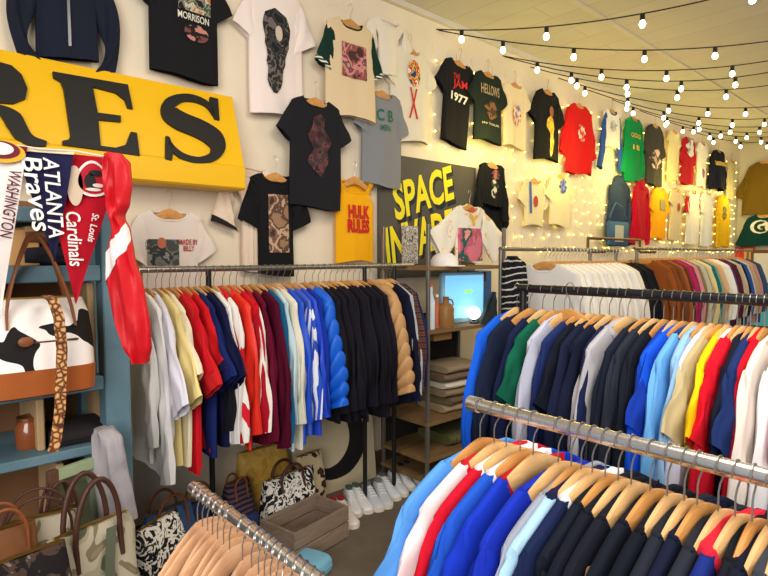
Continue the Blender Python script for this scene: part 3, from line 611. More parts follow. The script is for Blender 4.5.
cs = [('rust brown shirt', (140, 76, 34)), ('chestnut shirt', (124, 66, 30)), ('brown shirt', (110, 62, 34)), ('cinnamon shirt', (150, 84, 40)), ('dark brown shirt', (84, 48, 34)), ('raspberry shirt', (168, 40, 84)), ('plum shirt', (120, 44, 70)), ('pink shirt', (206, 130, 140)), ('olive shirt', (120, 112, 74)), ('stone shirt', (186, 178, 156)),
 ('grey shirt', (140, 138, 134)), ('straw shirt', (220, 200, 140)), ('teal shirt', (20, 104, 116)), ('sage shirt', (140, 156, 130)), ('peach shirt', (214, 164, 124)), ('sand shirt', (204, 188, 156)), ('ivory shirt', (230, 222, 206)), ('white shirt', (232, 230, 230)), ('violet shirt', (84, 62, 110)), ('maroon shirt', (90, 30, 46)), ('navy shirt', (30, 40, 74)),
 ('beige shirt', (196, 176, 146)), ('black shirt', (28, 28, 36)), ('blue shirt', (40, 84, 150)), ('pale grey shirt', (200, 200, 204)), ('tan shirt', (186, 158, 120)), ('dusty rose shirt', (190, 140, 136)), ('dark teal shirt', (24, 66, 80)), ('denim shirt', (60, 84, 120))]
fb = [I(0, d, c, 'long', L=.75) for d, c in cs]
for i, (it, lab) in enumerate(zip(fb, rel_labels(fb, 'far mixed rack'))):
    u = 642+(738-642)*(i/(len(fb)-1))**.9
    rack_item(it, (onY(u, 250, FY).x, FY, az), -PI/2, lab, .014, WOODB, .034, .1, 500+i, .06)
# ------------------------------------------------------------------ blue shelf unit at the left
SY = 2.1; SD = .42
blue = pat('chipped_blue_paint', [(0, (66, 94, 108)), (.55, (98, 128, 142)), (.9, (120, 146, 156)), (1, (120, 100, 80))], 5, .6, detail=6, stretch=(1, 1, 1), interp='LINEAR')
tanw = pat('tan_plywood', [(0, (170, 136, 96)), (1, (206, 176, 134))], 4, .7, interp='LINEAR', stretch=(1, 1, .15))
brw = pat('brown_back_board', [(0, (92, 62, 42)), (1, (134, 94, 62))], 3, .7, interp='LINEAR', stretch=(1, 1, .1))
sxr = onY(129, 320, SY).x; sxl = -1.0; top = onY(115, 196, SY).z
sh_ = thing('shelf_unit', 'chipped blue wooden shelf unit with tan cubby dividers', 'shelf', (sxr, SY, 0))
def SB(x0, x1, y0, y1, z0, z1): return MB().box(((x0+x1)/2-sxr, (y0+y1)/2-SY, (z0+z1)/2), (x1-x0, y1-y0, z1-z0), ch=.004)
for X in (sxr-.085, sxl): SB(X, X+.085, SY, SY+.085, 0, top).build('post', blue, sh_, smooth=False)
for X in (sxr-.085, sxl): SB(X, X+.085, SY+SD-.085, SY+SD, 0, top).build('post', blue, sh_, smooth=False)
levels = []
for v0, v1 in ((207, 222), (266, 283), (385, 400), (457, 467)):
    za, zb = onY(40, v0, SY).z, onY(40, v1, SY).z; levels.append(za); SB(sxl+.085, sxr-.085, SY+.01, SY+SD-.03, zb, za).build('shelf_board', blue, sh_, smooth=False)
SB(sxl+.085, sxr-.085, SY+.01, SY+SD-.03, .34, .38).build('shelf_board', blue, sh_, smooth=False)
SB(sxl, sxr, SY+SD, SY+SD+.015, .1, top).build('back_panel', brw, sh_, smooth=False)
for u, a, b in ((30, 0, 1), (88, 1, 2), (34, 2, 3), (104, 2, 3), (-30, 1, 2), (52, 3, 4)):
    X = onY(u, 300, SY+.1).x; zt = levels[a]-.06; zb = (levels+[.38])[b]
    SB(X-.012, X+.012, SY+.06, SY+SD-.03, zb, zt).build('divider', tanw, sh_, smooth=False)
def px_on_shelf(u, lev, dy=.14): X = onY(u, 300, SY+dy).x; return (X, SY+dy, levels[lev])
def box_thing(name, label, cat, loc, d, m, rz=0, extra=None, ch=.004):
    t = thing(name, label, cat, loc, rz); MB().box((0, 0, d[2]/2), d, ch=ch).build('body', m, t, smooth=False)
    return t
t = box_thing('cardboard_box', 'small tan cardboard box in the upper cubby behind the white pennant', 'box', px_on_shelf(14, 1), (.13, .18, .12), mat('cardboard', (196, 150, 96), .8))
MB().box((0, -.05, .1205), (.03, .22*.4, .001), ch=.0002).build('tape', mat('tape', (214, 186, 140), .4), t, smooth=False)
def folded(n, name, label, cat, loc, w_, d_, h_, m, rz=0, group=None, seed=0):
    r = random.Random(seed+n); t = thing(name, label, cat, loc, rz, group)
    b = MB(); rings = []
    for i in range(9):
        x = -w_/2+w_*i/8; k = 1-.12*(abs(i-4)/4)**4; ring = []
        for q in range(20):
            th = 2*PI*q/20; y = d_/2*math.copysign(abs(math.cos(th))**.4, math.cos(th)); z = h_/2+h_/2*k*math.copysign(abs(math.sin(th))**.6, math.sin(th))*(1+.06*math.sin(x*40+q+n))
            ring.append((x, y+.004*math.sin(x*30+n), z))
        rings.append(ring)
    b.loft(rings).build('folded_cloth', m, t)
    MB().tube([(-w_/2*.98, -d_/2-.001, h_*.5), (0, -d_/2-.004, h_*.48), (w_/2*.98, -d_/2-.001, h_*.5)], .002, 5).build('fold_edge', m, t)
    return t
folded(0, 'folded_jeans', 'dark folded jeans in the upper cubby behind the navy pennant', 'jeans', px_on_shelf(48, 1), .16, .2, .07, mat('dark_denim', (34, 36, 46), .9, 0, .3, 30))
folded(1, 'folded_jeans', 'brown folded trousers on top of the dark jeans in the upper cubby', 'trousers', Vector(px_on_shelf(48, 1))+Vector((0, 0, .07)), .15, .2, .05, mat('brown_cloth', (110, 74, 50), .9, 0, .3, 30))
folded(2, 'folded_blanket', 'dark folded blanket in the low cubby of the blue shelf', 'blanket', px_on_shelf(72, 3), .2, .22, .06, mat('dark_cloth', (40, 34, 36), .9, 0, .3, 30))
t = thing('candle_jar', 'amber glass jar in the cubby below the cow-print bag', 'jar', px_on_shelf(24, 3), 0)
MB().lathe([(0, 0), (.038, 0), (.042, .01), (.042, .075), (.034, .088), (.034, .095), (0, .095)], 18).build('body', mat('amber_glass', (140, 74, 40), .15, 0, spec=.6), t)
MB().lathe([(0, .095), (.037, .095), (.037, .108), (0, .108)], 18).build('lid', mat('copper', (170, 110, 70), .3, .9), t)
# ------------------------------------------------------------------ bags
def bag(name, label, loc, rz, w_, d_, h_, m, top=.8, handles=LEATHER, hh=.16, hr=.005, flap=None, base=None, cat='bag', wob=.02, hx=.5, ribbonh=False, zipm=True):
    t = thing(name, label, cat, loc, rz)
    lv = [(0, w_*.46, d_*.42), (.008, w_*.5, d_*.5), (h_*.3, w_*.51, d_*.53), (h_*.6, w_*.5*(.5+top/2), d_*.46), (h_*.88, w_*.5*top, d_*.28), (h_, w_*.49*top, d_*.12)]
    MB().rr(lv, n=36, p=3.5, wob=wob).build('body', m, t)
    if base is not None: MB().rr([(-.002, w_*.47, d_*.44), (.006, w_*.515, d_*.52), (h_*.24, w_*.525, d_*.55), (h_*.26, w_*.52, d_*.54)], n=36, p=3.5).build('base_band', base, t)
    if zipm: MB().ribbon([(-w_*.44*top, 0, h_+.002), (0, 0, h_+.006), (w_*.44*top, 0, h_+.002)], .006, .002, (0, 1, 0)).build('zip', mat('brass', (180, 140, 70), .35, .9), t)
    if handles:
        for sy in (-1, 1):
            p = [(-w_*hx*.5, sy*d_*.34, h_*.72)]+[(w_*hx*.5*math.cos(a)*(-1)*-1, sy*d_*(.26+.05*math.sin(a)), h_*.93+hh*math.sin(a)) for a in [PI-PI*i/14 for i in range(15)]]+[(w_*hx*.5, sy*d_*.34, h_*.72)]
            if ribbonh: MB().ribbon(p, .011, .0022, (0, 1, 0)).build('handle', handles, t)
            else: MB().tube(p, hr, 8).build('handle', handles, t)
    return t
COW = pat('cowhide', [(0, (28, 24, 24)), (.44, (240, 234, 230))], 7.5, .8, dist=.3, detail=1.5)
LEO = pat('leopard_print', [(0, (70, 42, 26)), (.07, (150, 94, 50)), (.2, (206, 160, 106))], 60, .6, kind='voronoi', coord='Object')
CAMO = pat('camo_canvas', [(0, (88, 92, 72)), (.38, (158, 150, 126)), (.46, (176, 166, 146)), (.58, (120, 112, 90)), (.64, (146, 124, 98))], 11, .85, dist=.8, detail=1)
FLO = pat('black_white_floral', [(0, (26, 26, 30)), (.48, (230, 224, 214)), (.60, (50, 46, 50))], 16, .85, dist=2.2)
# cow-print duffel on the shelf
lz2 = levels[2]; cx = onY(38, 380, 1.98).x; half = onY(92, 380, 1.98).x-cx
t = thing('duffel_bag', 'cow-print duffel bag with brown leather base on the blue shelf', 'bag', (cx, 2.02, lz2)); bh = onY(60, 299, 1.95).z-lz2
MB().rr([(0, half*.95, .10), (.01, half, .125), (bh*.30, half*1.02, .13)], n=40, p=6).build('leather_base', mat('tan_leather', (166, 88, 36), .4, 0, .15, 30, spec=.5, var=.2), t)
MB().rr([(bh*.30, half*1.01, .128), (bh*.6, half*1.0, .122), (bh*.85, half*.97, .085), (bh, half*.9, .03)], n=40, p=5).build('cowhide_body', COW, t)
MB().rr([(bh*.99, half*.8, .012), (bh*1.02, half*.8, .012)], n=20).build('zip', mat('brass', (180, 140, 70), .35, .9), t)
MB().box((half*.15, -.118, bh*.58), (half*1.0, .012, .008), ch=.003).build('pocket_zip', mat('brown_zip', (90, 62, 44), .5), t)
MB().sphere((-half*.28, -.132, bh*.60), .02, sc=(1, .3, .8)).build('leather_tab', LEATHER, t)
for sy, xx in ((-1, 0), (1, .02)):
    p = [(-half*.55+xx, sy*.10, bh*.72), (-half*.5+xx, sy*.085, bh*1.0), (-half*.25+xx, sy*.05, bh*1.45), (xx, sy*.035, bh*1.7), (half*.3+xx, sy*.05, bh*1.45), (half*.55+xx, sy*.085, bh*1.0), (half*.62+xx, sy*.10, bh*.72)]
    P2, _ = dens([(a[0], a[2]) for a in p], [1]*len(p)); ys, _ = dens([(a[1], 0) for a in p], [1]*len(p))
    MB().ribbon([(a[0], b[0], a[1]) for a, b in zip(P2, ys)], .012, .003, (0, 1, 0)).build('handle', LEATHER, t)
# leopard strap
pts = [(47, 296), (53, 300), (59, 318), (62, 350), (61, 380), (60, 410), (56, 440), (53, 452)]
sp = [onY(u, v, 1.845 if i else 1.93) for i, (u, v) in enumerate(pts)]; dc = [Vector(p) for p in sp]
o = MB().ribbon([(p.x-dc[0].x, p.y-dc[0].y, p.z-dc[0].z) for p in dc], .0145, .003, (1, -.3, 0)).build('bag_strap', LEO, None, dc[0]); tag(o, 'leopard print strap hanging down in front of the cow-print duffel', 'strap')
# bench with the pile of bags
bn = thing('low_bench', 'low wooden bench under the pile of bags in the left corner', 'bench', (-.05, 1.72, 0))
MB().box((0, 0, .385), (1.15, .50, .03)).build('bench_top', brw, bn, smooth=False)
for sx in (-.52, .52):
    for sy in (-.2, .2): MB().box((sx, sy, .185), (.05, .05, .37)).build('leg', brw, bn, smooth=False)
def at(u, v, Y, z): X = onY(u, v, Y).x; return Vector((X, Y, z))
bz_ = .40
t = bag('tote_bag', 'pale camouflage canvas tote with tall dark brown handles', at(93, 560, 1.74, bz_), .25, .25, .13, .365, CAMO, top=.95, handles=DKLEATHER, hh=.17, hr=.008, hx=.52, wob=.07)
MB().ribbon([(.02, -.072, .12), (.01, -.07, .25), (.03, -.05, .36)], .014, .002, (1, 0, 0)).build('front_strap', mat('olive_strap', (86, 92, 74), .8), t)
t = bag('shoulder_bag', 'dark floral shoulder bag with copper chain at the bottom left corner', at(16, 560, 1.60, bz_), .2, .28, .12, .40, pat('dark_floral', [(0, (30, 26, 28)), (.5, (74, 56, 48)), (.58, (120, 114, 110)), (.64, (40, 48, 48))], 12, .8, dist=1.5), top=.85, handles=None)
b = MB()
for i in range(26):
    f = i/25; c = Vector((-.14+.27*f, -.09-.03*math.sin(PI*f), .42-.36*f+.07*math.sin(PI*f))); k = [c+Vector((.011*math.cos(a), .004*math.cos(a)*(1 if i % 2 else -1), .008*math.sin(a))) for a in [2*PI*q/8 for q in range(8)]]
    b.tube(k, .0028, 5, True)
b.build('chain_strap', mat('copper_chain', (176, 112, 66), .35, .85), t)['kind'] = 'stuff'
t = bag('slouchy_bag', 'slouchy olive and cream camouflage bag behind the floral shoulder bag', at(38, 520, 1.86, bz_), -.15, .24, .12, .38, CAMO, top=.85, handles=DKLEATHER, hh=.10, hr=.004, hx=.7, wob=.05)
t = bag('handbag', 'small worn brown leather handbag at the left edge', at(2, 510, 1.80, bz_), .1, .18, .09, .40, mat('worn_orange_leather', (120, 76, 44), .6, 0, .3, 25, var=.4, vscale=14), top=.9, handles=LEATHER, hh=.09, hx=.6)
t = bag('handbag', 'plum brown leather handbag between the framed mirror and the camouflage bags', at(60, 520, 1.93, bz_), .1, .13, .08, .36, mat('plum_leather', (78, 56, 62), .5, 0, .2, 30, spec=.4), top=.8, handles=DKLEATHER, hh=.12, hx=.7)
# framed mirror leaning on the shelf
t = thing('framed_mirror', 'small mirror in a pale green and brown frame leaning on the shelf', 'mirror', at(80, 520, 1.98, bz_), .35)
for zc, hh in ((.02, 0), (.46, 0)): MB().box((0, 0, zc), (.17, .02, .035)).build('frame_rail', mat('pale_green_paint', (150, 164, 130), .6), t, smooth=False)
for sx in (-.085, .085): MB().box((sx, 0, .24), (.03, .022, .48)).build('frame_stile', mat('walnut', (92, 64, 50), .5), t, smooth=False)
MB().box((0, .002, .24), (.15, .006, .42), ch=.001).build('glass', mat('mirror_glass', (170, 186, 160), .08, .9), t, smooth=False)
# grey tee draped over the shelf edge
g = G(L=.36, bw=.085, sw=.07, nh=.035, dip=.01, th=.02, fold=.02, seed=5, sl=0); 
def drape(name, label, cat, path, m, dy=.03, stripe=None):
    """cloth hanging in folds along a list of (point, half width)"""
    rings = []; c0 = Vector(path[0][0]); n = len(path)*4-3; cs, ws = [], []
    P = [Vector(p) for p, _ in path]; W = [w_ for _, w_ in path]
    for i in range(len(P)-1):
        for j in range(4):
            f = j/4; cs.append(P[i].lerp(P[i+1], f)); ws.append(W[i]+(W[i+1]-W[i])*(f*f*(3-2*f)))
    cs.append(P[-1]); ws.append(W[-1])
    for i, (c, w_) in enumerate(zip(cs, ws)):
        ring = []
        for q in range(40):
            a = 2*PI*q/40; k = dy*(1+.28*math.sin(5*a+i*.25)+.14*math.sin(9*a-i*.4))
            ring.append(c-c0+Rt*(w_*math.cos(a))+Vector((-Fh.x, -Fh.y, 0))*(k*math.sin(a)))
        rings.append(ring)
    t = thing(name, label, cat, c0); MB().loft(rings).build('cloth', m, t)
    if stripe:
        f0, f1, hw_, sm_ = stripe; rows = []
        for j in range(22):      # across the front, from the left edge (angle 180) to the right edge (angle 0)
            f = j/21; q = int(round(20-20*f)) % 40; rc = f1+(f0-f1)*f; row = []
            for d in (-1, -.5, 0, .5, 1):
                r_ = min(len(rings)-2, max(0, rc+d*hw_)); i0 = int(r_); p = rings[i0][q].lerp(rings[i0+1][q], r_-i0)
                cc = cs[i0].lerp(cs[i0+1], r_-i0)-c0; row.append(cc+(p-cc)*1.06+Vector((-Fh.x, -Fh.y, 0))*.001)
            rows.append(row)
        MB().loft(rows, False, False, False).build('white_stripe', sm_, t)
    return t, c0
t, c0 = drape('draped_t_shirt', 'pale grey t-shirt draped over the end of the blue shelf', 't-shirt', [(onY(104, 428, 2.0), .03), (onY(107, 437, 1.98), .05), (onY(110, 465, 1.98), .056), (onY(114, 495, 1.98), .066), (onY(117, 518, 1.98), .070)], pat('washed_grey', [(0, (70, 66, 78)), (.42, (160, 154, 160)), (1, (184, 178, 180))], 9, .9, interp='LINEAR'))
# bags on the floor below the wall rack
bag('flap_bag', 'black and cream animal-print bag lying on the floor at the rack end', at(158, 560, 2.28, .22), .5, .24, .14, .24, FLO, top=.95, handles=None, wob=.04)
bag('flap_bag', 'grey camouflage bag underneath the black and cream animal-print bag', at(165, 570, 2.30, 0), .4, .28, .18, .22, pat('grey_camo', [(0, (40, 42, 46)), (.5, (110, 116, 116)), (.6, (70, 84, 90))], 9, .85, dist=1), top=.95, handles=None)
bag('denim_bag', 'blue denim bag with brown leather straps under the white tees', at(168, 520, 2.62, 0), .2, .30, .16, .34, pat('blue_denim', [(0, (30, 48, 88)), (1, (84, 116, 166))], 6, .85, interp='LINEAR'), handles=LEATHER, hh=.1, hr=.007, wob=.05)
bag('denim_bag', 'dark denim bag in the shade behind the bare hangers', at(200, 520, 2.68, 0), -.3, .28, .16, .30, pat('dark_denim_bag', [(0, (22, 30, 52)), (1, (50, 66, 104))], 6, .85, interp='LINEAR'), handles=LEATHER, hh=.1, hr=.007, wob=.05)
t = bag('backpack', 'small navy woven backpack with brown trim under the maroon sweatshirts', at(237, 510, 2.72, 0), .2, .19, .14, .33, pat('woven_blue', [(0, (30, 36, 66)), (.5, (70, 82, 130)), (.6, (110, 70, 50))], 12, .85, kind='Z', dist=2), handles=LEATHER, hh=.05, hr=.006, hx=.4)
MB().rr([(.04, .07, .02), (.06, .078, .025), (.15, .078, .025), (.16, .07, .015)], c=(0, -.075), n=20).build('front_pocket', mat('navy_canvas', (40, 50, 96), .85), t)
bag('metallic_bag', 'crumpled gold bag against the wall behind the floral tote', at(264, 480, 2.86, 0), 0, .40, .10, .42, pat('gold_foil', [(0, (110, 80, 30)), (.5, (206, 160, 70)), (1, (240, 206, 120))], 12, .35, dist=2, interp='LINEAR'), handles=None, wob=.05)
bag('tote_bag', 'black and white floral tote with brown handles on the floor by the wall', at(288, 500, 2.66, .04), .1, .34, .16, .27, FLO, top=.98, handles=DKLEATHER, hh=.085, hr=.009, hx=.45)
bag('tote_bag', 'tan spotted tote standing behind the floral tote', at(309, 500, 2.78, 0), .1, .22, .12, .34, pat('tan_spots', [(0, (60, 44, 36)), (.46, (206, 184, 146))], 20, .85), top=.9, handles=None)
cr0 = at(306, 530, 2.42, 0)
t = thing('wooden_crate', 'grey weathered wooden crate with printed marks beside the white shoes', 'crate', cr0, .18)
crm = pat('weathered_wood', [(0, (92, 76, 64)), (.5, (136, 116, 100)), (1, (158, 138, 120))], 6, .8, interp='LINEAR', stretch=(1, 4, 8))
for z in (.05, .14):
    for y in (-.12, .12): MB().box((0, y, z), (.40, .014, .082)).build('slat', crm, t, smooth=False)
    for x in (-.193, .193): MB().box((x, 0, z), (.014, .226, .082)).build('slat', crm, t, smooth=False)
MB().box((0, 0, .006), (.37, .22, .012)).build('bottom', crm, t, smooth=False)
t = folded(3, 'folded_cloth', 'light blue folded cloth on the floor in front of the crate', 't-shirt', at(302, 556, 2.16, 0), .24, .18, .10, fab((120, 176, 204)), .3)
# white sneakers
def shoe_meshes():
    st = [(-.135, .022, .050, .0), (-.125, .034, .085, 0), (-.09, .039, .098, 0), (-.05, .037, .088, 0), (-.01, .037, .072, 0), (.03, .042, .058, 0), (.07, .046, .047, 0), (.105, .042, .040, 0), (.13, .028, .032, 0), (.138, .012, .024, 0)]
    up = MB(); so = MB(); R1, R2 = [], []
    for y, w_, h_, _ in st:
        R1.append([(w_*.92*math.copysign(abs(math.cos(a))**.8, math.cos(a)), -y, .018+(h_-.018)*max(0, math.sin(a))**.7) for a in [PI*k/10 for k in range(11)]])
        R2.append([(w_*1.04*cx_, -y*1.03, z) for cx_, z in ((-1, .0), (-1.05, .012), (-1, .024), (1, .024), (1.05, .012), (1, .0))])
    up.loft(R1); so.loft(R2)
    la = MB()
    for i in range(4):
        y = .035-.022*i; h_ = .062+.009*i; la.tube([(-.02, -y, h_-.006), (-.008, -y+.004, h_), (.008, -y-.004, h_), (.02, -y, h_-.006)], .0028, 5)
    op = MB().rr([(.0875, .020, .032), (.0995, .024, .036), (.1005, .018, .028)], c=(0, .088), n=16, p=2.2)
    return up, so, la, op
UPm, SOm, LAm, OPm = shoe_meshes()
shoes = [((337, 536), 'white', 'first pair', (226, 214, 200), (150, 30, 40)), ((346, 533), 'white', '', (226, 214, 200), (150, 30, 40)), ((352, 522), 'white', '', (222, 222, 222), (70, 90, 80)), ((361, 519), 'w', '', (222, 222, 222), (70, 90, 80)), ((372, 517), 'w', '', (196, 200, 210), (120, 124, 130)), ((382, 514), 'w', '', (196, 200, 210), (120, 124, 130)),
         ((388, 507), 'w', '', (214, 216, 222), (90, 90, 96)), ((397, 503), 'w', '', (214, 216, 222), (90, 90, 96)), ((405, 497), 'w', '', (226, 226, 228), (40, 44, 60)), ((413, 494), 'w', '', (226, 226, 228), (40, 44, 60))]
SL = ['cream sneaker with a dark red lining, nearest the crate', 'cream sneaker with a dark red lining, second from the crate', 'white sneaker with green lining, third from the crate', 'white sneaker with green lining, fourth from the crate', 'pale grey-blue sneaker in the middle of the row', 'pale grey-blue sneaker right of the middle of the row', 'silver white sneaker with grey lining, left one of its pair', 'silver white sneaker with grey lining, right one of its pair', 'white sneaker with navy lining, second from the right end', 'white sneaker with navy lining, last at the right end']
for i, ((u, v), _, _, c1, c2) in enumerate(shoes):
    p = onZ(u, v-14, 0); t = thing('sneaker', SL[i], 'shoe', (p.x, p.y, .001), -.35+.1*math.sin(i*2.3)); t.scale = (.95, .98, 1.0)
    UPm.build('upper', mat('sneaker_leather', c1, .5, 0, .2, 50), t); SOm.build('sole', mat('rubber', (222, 214, 198), .6), t); LAm.build('laces', mat('laces', (236, 234, 228), .8), t); OPm.build('ankle_opening', mat('lining', c2, .9), t)
# leaning cream board with black painted curve
BPL = (Vector((0, 2.86, 0)), Vector((0, -1, .10)).normalized())
ba, bb = hit(296, 500, BPL), hit(376, 470, BPL); X0, X1 = ba.x, bb.x
t = thing('painted_board', 'cream board with a thick black painted curve, leaning on the wall', 'board', (X0, 2.86, 0))
MB().loft([[(0, 0, 0), (X1-X0, 0, 0), (X1-X0, .02, 0), (0, .02, 0)], [(0, .085, .85), (X1-X0, .085, .85), (X1-X0, .105, .85), (0, .105, .85)]]).build('panel', mat('cream_board', (214, 198, 164), .7, var=.1), t, smooth=False)
cC, wC = dens([(315, 472), (330, 474), (345, 466), (355, 450), (357, 432), (352, 415)], [5, 6, 7.5, 8, 8, 7])
P = [hit(u, v, BPL) for u, v in stroke(cC, wC)]
MB().prism([p-Vector((X0, 2.86, 0))+BPL[1]*.001 for p in P], BPL[1]*.002).build('painted_curve', mat('black_paint', (26, 24, 24), .6), t, smooth=False)
# ------------------------------------------------------------------ pennants on a cord
PY = 1.86
cordp = [onY(u, v, PY) for u, v in ((-30, 138), (0, 143), (40, 149), (75, 151), (112, 158))]
def pennant(name, label, pts, col, band, texts, bandm=None, emblem=None, PY=1.86):
    P = [onY(u, v, PY+.004*i) for i, (u, v) in enumerate(pts)]; o = P[0].copy(); n = Vector((0, -1, 0))
    t = thing(name, label, 'pennant', o)
    L = []; m_ = 14; b = MB(); rows = []
    A, B_, T = P
    for i in range(m_+1):
        f = i/m_; l = A.lerp(T, f*.985); r = B_.lerp(T, f*.985); rows.append([l.lerp(r, j/6)-o+Vector((0, .006*math.sin(f*6+j*.5), 0)) for j in range(7)])
    bk = [[p+Vector((0, .003, 0)) for p in row] for row in rows]
    b.loft([row+rk_[::-1] for row, rk_ in zip(rows, bk)]); b.build('felt', fab(col), t)
    if band:
        b = MB(); rr_ = [[(A.lerp(T, f).lerp(B_.lerp(T, f), j/6)-o+Vector((0, -.006+.006*math.sin(f*6+j*.5), 0))) for j in range(7)] for f in (0, .035)]
        b.loft([row+[p+Vector((0, .009, 0)) for p in row][::-1] for row in rr_]); b.build('header_band', fab(band), t)
    for s, (u0, v0), (u1, v1), h_, c in texts:
        p0, p1 = onY(u0, v0, PY), onY(u1, v1, PY); d = p1-p0; w_ = d.length; d.normalize(); up_ = Vector((-d.z, 0, d.x)); 
        vs, fs = fit_text(s, w_, h_, .012, 0, .12); cen = (p0+p1)/2
        mesh_obj('lettering', [cen-o+d*v.x+up_*v.y+Vector((0, -.011, 0)) for v in vs], fs, txt(c), t)
    if emblem:
        for kind, (u, v), (rx, rz_), c, dy in emblem:
            cen = onY(u, v, PY)-o; pr = MB(); n_ = 26
            pr.prism([cen+Vector((rx*math.cos(a)*(1-.25*math.sin(a) if kind == 'shield' else 1), -.010-dy, rz_*math.sin(a))) for a in [2*PI*k/n_ for k in range(n_)]], (0, .002, 0)); pr.build('emblem', txt(c), t, smooth=False)
    return t
pennant('pennant', 'white pennant with burgundy WASHINGTON lettering at the left edge', [(-45, 139), (27, 147), (0, 322)], (232, 226, 222), (110, 30, 46), [('WASHINGTON', (15, 171), (5, 238), .030, (96, 20, 46))],
        emblem=[('oval', (1, 152), (.055, .030), (230, 170, 40), .0), ('oval', (0, 150), (.045, .024), (110, 24, 44), .002), ('oval', (-1, 149), (.032, .017), (232, 226, 222), .004)], PY=1.85)
pennant('pennant', 'navy pennant with white ATLANTA and Braves lettering', [(15, 146), (74, 151), (55, 264)], (34, 32, 66), (226, 206, 170), [('ATLANTA', (50, 158), (56, 238), .040, (238, 234, 230)), ('Braves', (30, 157), (42, 231), .050, (238, 234, 230))])
pennant('pennant', 'red pennant with white St. Louis Cardinals script', [(38, 150), (122, 159), (76, 306)], (176, 22, 40), None, [('Cardinals', (72, 212), (76, 266), .040, (240, 232, 228)), ('St. Louis', (95, 214), (90, 242), .020, (240, 232, 228))],
        emblem=[('shield', (92, 179), (.048, .055), (238, 228, 224), .0), ('shield', (92, 179), (.041, .047), (176, 22, 40), .002), ('oval', (89, 182), (.016, .024), (34, 30, 34), .004), ('oval', (95, 174), (.022, .010), (34, 30, 34), .004), ('oval', (97, 186), (.016, .006), (226, 214, 206), .006), ('oval', (92, 190), (.022, .005), (226, 214, 206), .006), ('oval', (74, 186), (.022, .060), (204, 184, 160), .002)], PY=1.885)
o = MB().tube([p-cordp[0] for p in cordp], .003, 6).build('cord', mat('white_cord', (226, 220, 206), .8), None, cordp[0]); tag(o, 'thin pale cord the pennants hang from', 'cord')
JN = mat('red_nylon', (206, 18, 32), .5, 0, .4, 12, spec=.4)
t, c0 = drape('track_jacket', 'bright red jacket with a white stripe, hung at the end of the pennants', 'jacket',
    [(onY(114, 154, 1.84), .025), (onY(117, 163, 1.84), .040), (onY(118, 185, 1.84), .042), (onY(118, 203, 1.84), .034), (onY(117, 217, 1.84), .016), (onY(121, 230, 1.84), .026), (onY(121, 255, 1.84), .040), (onY(126, 285, 1.84), .054), (onY(132, 320, 1.84), .056), (onY(137, 345, 1.84), .044), (onY(141, 362, 1.84), .024)], JN, .035, stripe=(19.5, 26.5, 1.9, mat('white_nylon', (238, 232, 230), .5)))
# ------------------------------------------------------------------ SPACE INVADERS board on the wall
SPY = 2.975
A, B_ = onY(378, 152, SPY), onY(475, 166, SPY); zt = A.z; zb = onY(475, 275, SPY).z
t = thing('painted_sign', 'grey board with yellow slanted SPACE INVADERS lettering on the wall', 'sign', (A.x, SPY, zb))
MB().box(((B_.x-A.x)/2, 0, (zt-zb)/2), (B_.x-A.x, .02, zt-zb)).build('panel', pat('grey_navy_panel', [(0, (70, 66, 64)), (1, (96, 90, 84))], 2, .6, interp='LINEAR'), t, smooth=False)
def on_board(s, p0, p1, h_, c, lift, sc=1.0, shear=.1, bold=.03):
    a, b_ = onY(*p0, SPY), onY(*p1, SPY); d = b_-a; w_ = d.length*sc; d.normalize(); up_ = Vector((-d.z, 0, d.x)).normalized(); up_ = (up_+Vector((.0, 0, .35))).normalized()
    vs, fs = fit_text(s, w_, h_, bold, 0, shear); cen = (a+b_)/2-Vector((A.x, SPY, zb))
    mesh_obj('lettering', [cen+d*v.x+up_*v.y+Vector((0, -.011-lift, 0)) for v in vs], fs, c, t)
Yl = txt((240, 224, 40)); Nv = txt((24, 34, 50))
on_board('SPACE', (394, 207), (454, 186), .285, Nv, .0); on_board('SPACE', (392, 203), (452, 182), .27, Yl, .002)
on_board('INVADERS', (386, 250), (472, 222), .31, Nv, .0); on_board('INVADERS', (384, 248), (470, 220), .285, Yl, .002)
# ------------------------------------------------------------------ middle shelf with the screen
MY = 2.42; mx0, mx1 = onY(428, 300, MY).x, onY(503, 300, MY).x; MD = .42
t = thing('display_shelf', 'narrow steel-post shelf with wooden boards between the two wall racks', 'shelf', (mx0, MY, 0))
gm = mat('grey_steel', (132, 128, 124), .4, .7); bw_ = pat('brown_shelf_wood', [(0, (96, 72, 46)), (1, (150, 118, 78))], 4, .7, interp='LINEAR', stretch=(1, 6, 1))
mzt = onY(503, 228, MY).z; zz = [onY(465, v, MY).z for v in (266, 326, 412, 446)]
for x in (0, mx1-mx0):
    for y in (0, MD): MB().box((x, y, mzt/2), (.022, .022, mzt)).build('post', gm, t, smooth=False)
for z in zz+[.10]: MB().box(((mx1-mx0)/2, MD/2, z-.012), (mx1-mx0+.03, MD+.03, .024)).build('shelf_board', bw_, t, smooth=False)
MB().box(((mx1-mx0)/2, MD+.022, .62), (mx1-mx0, .012, 1.0)).build('back_panel', mat('dark_panel', (38, 32, 30), .8), t, smooth=False)
def onm(u, y, z): X = onY(u, 300, y).x; return Vector((X, y, z))
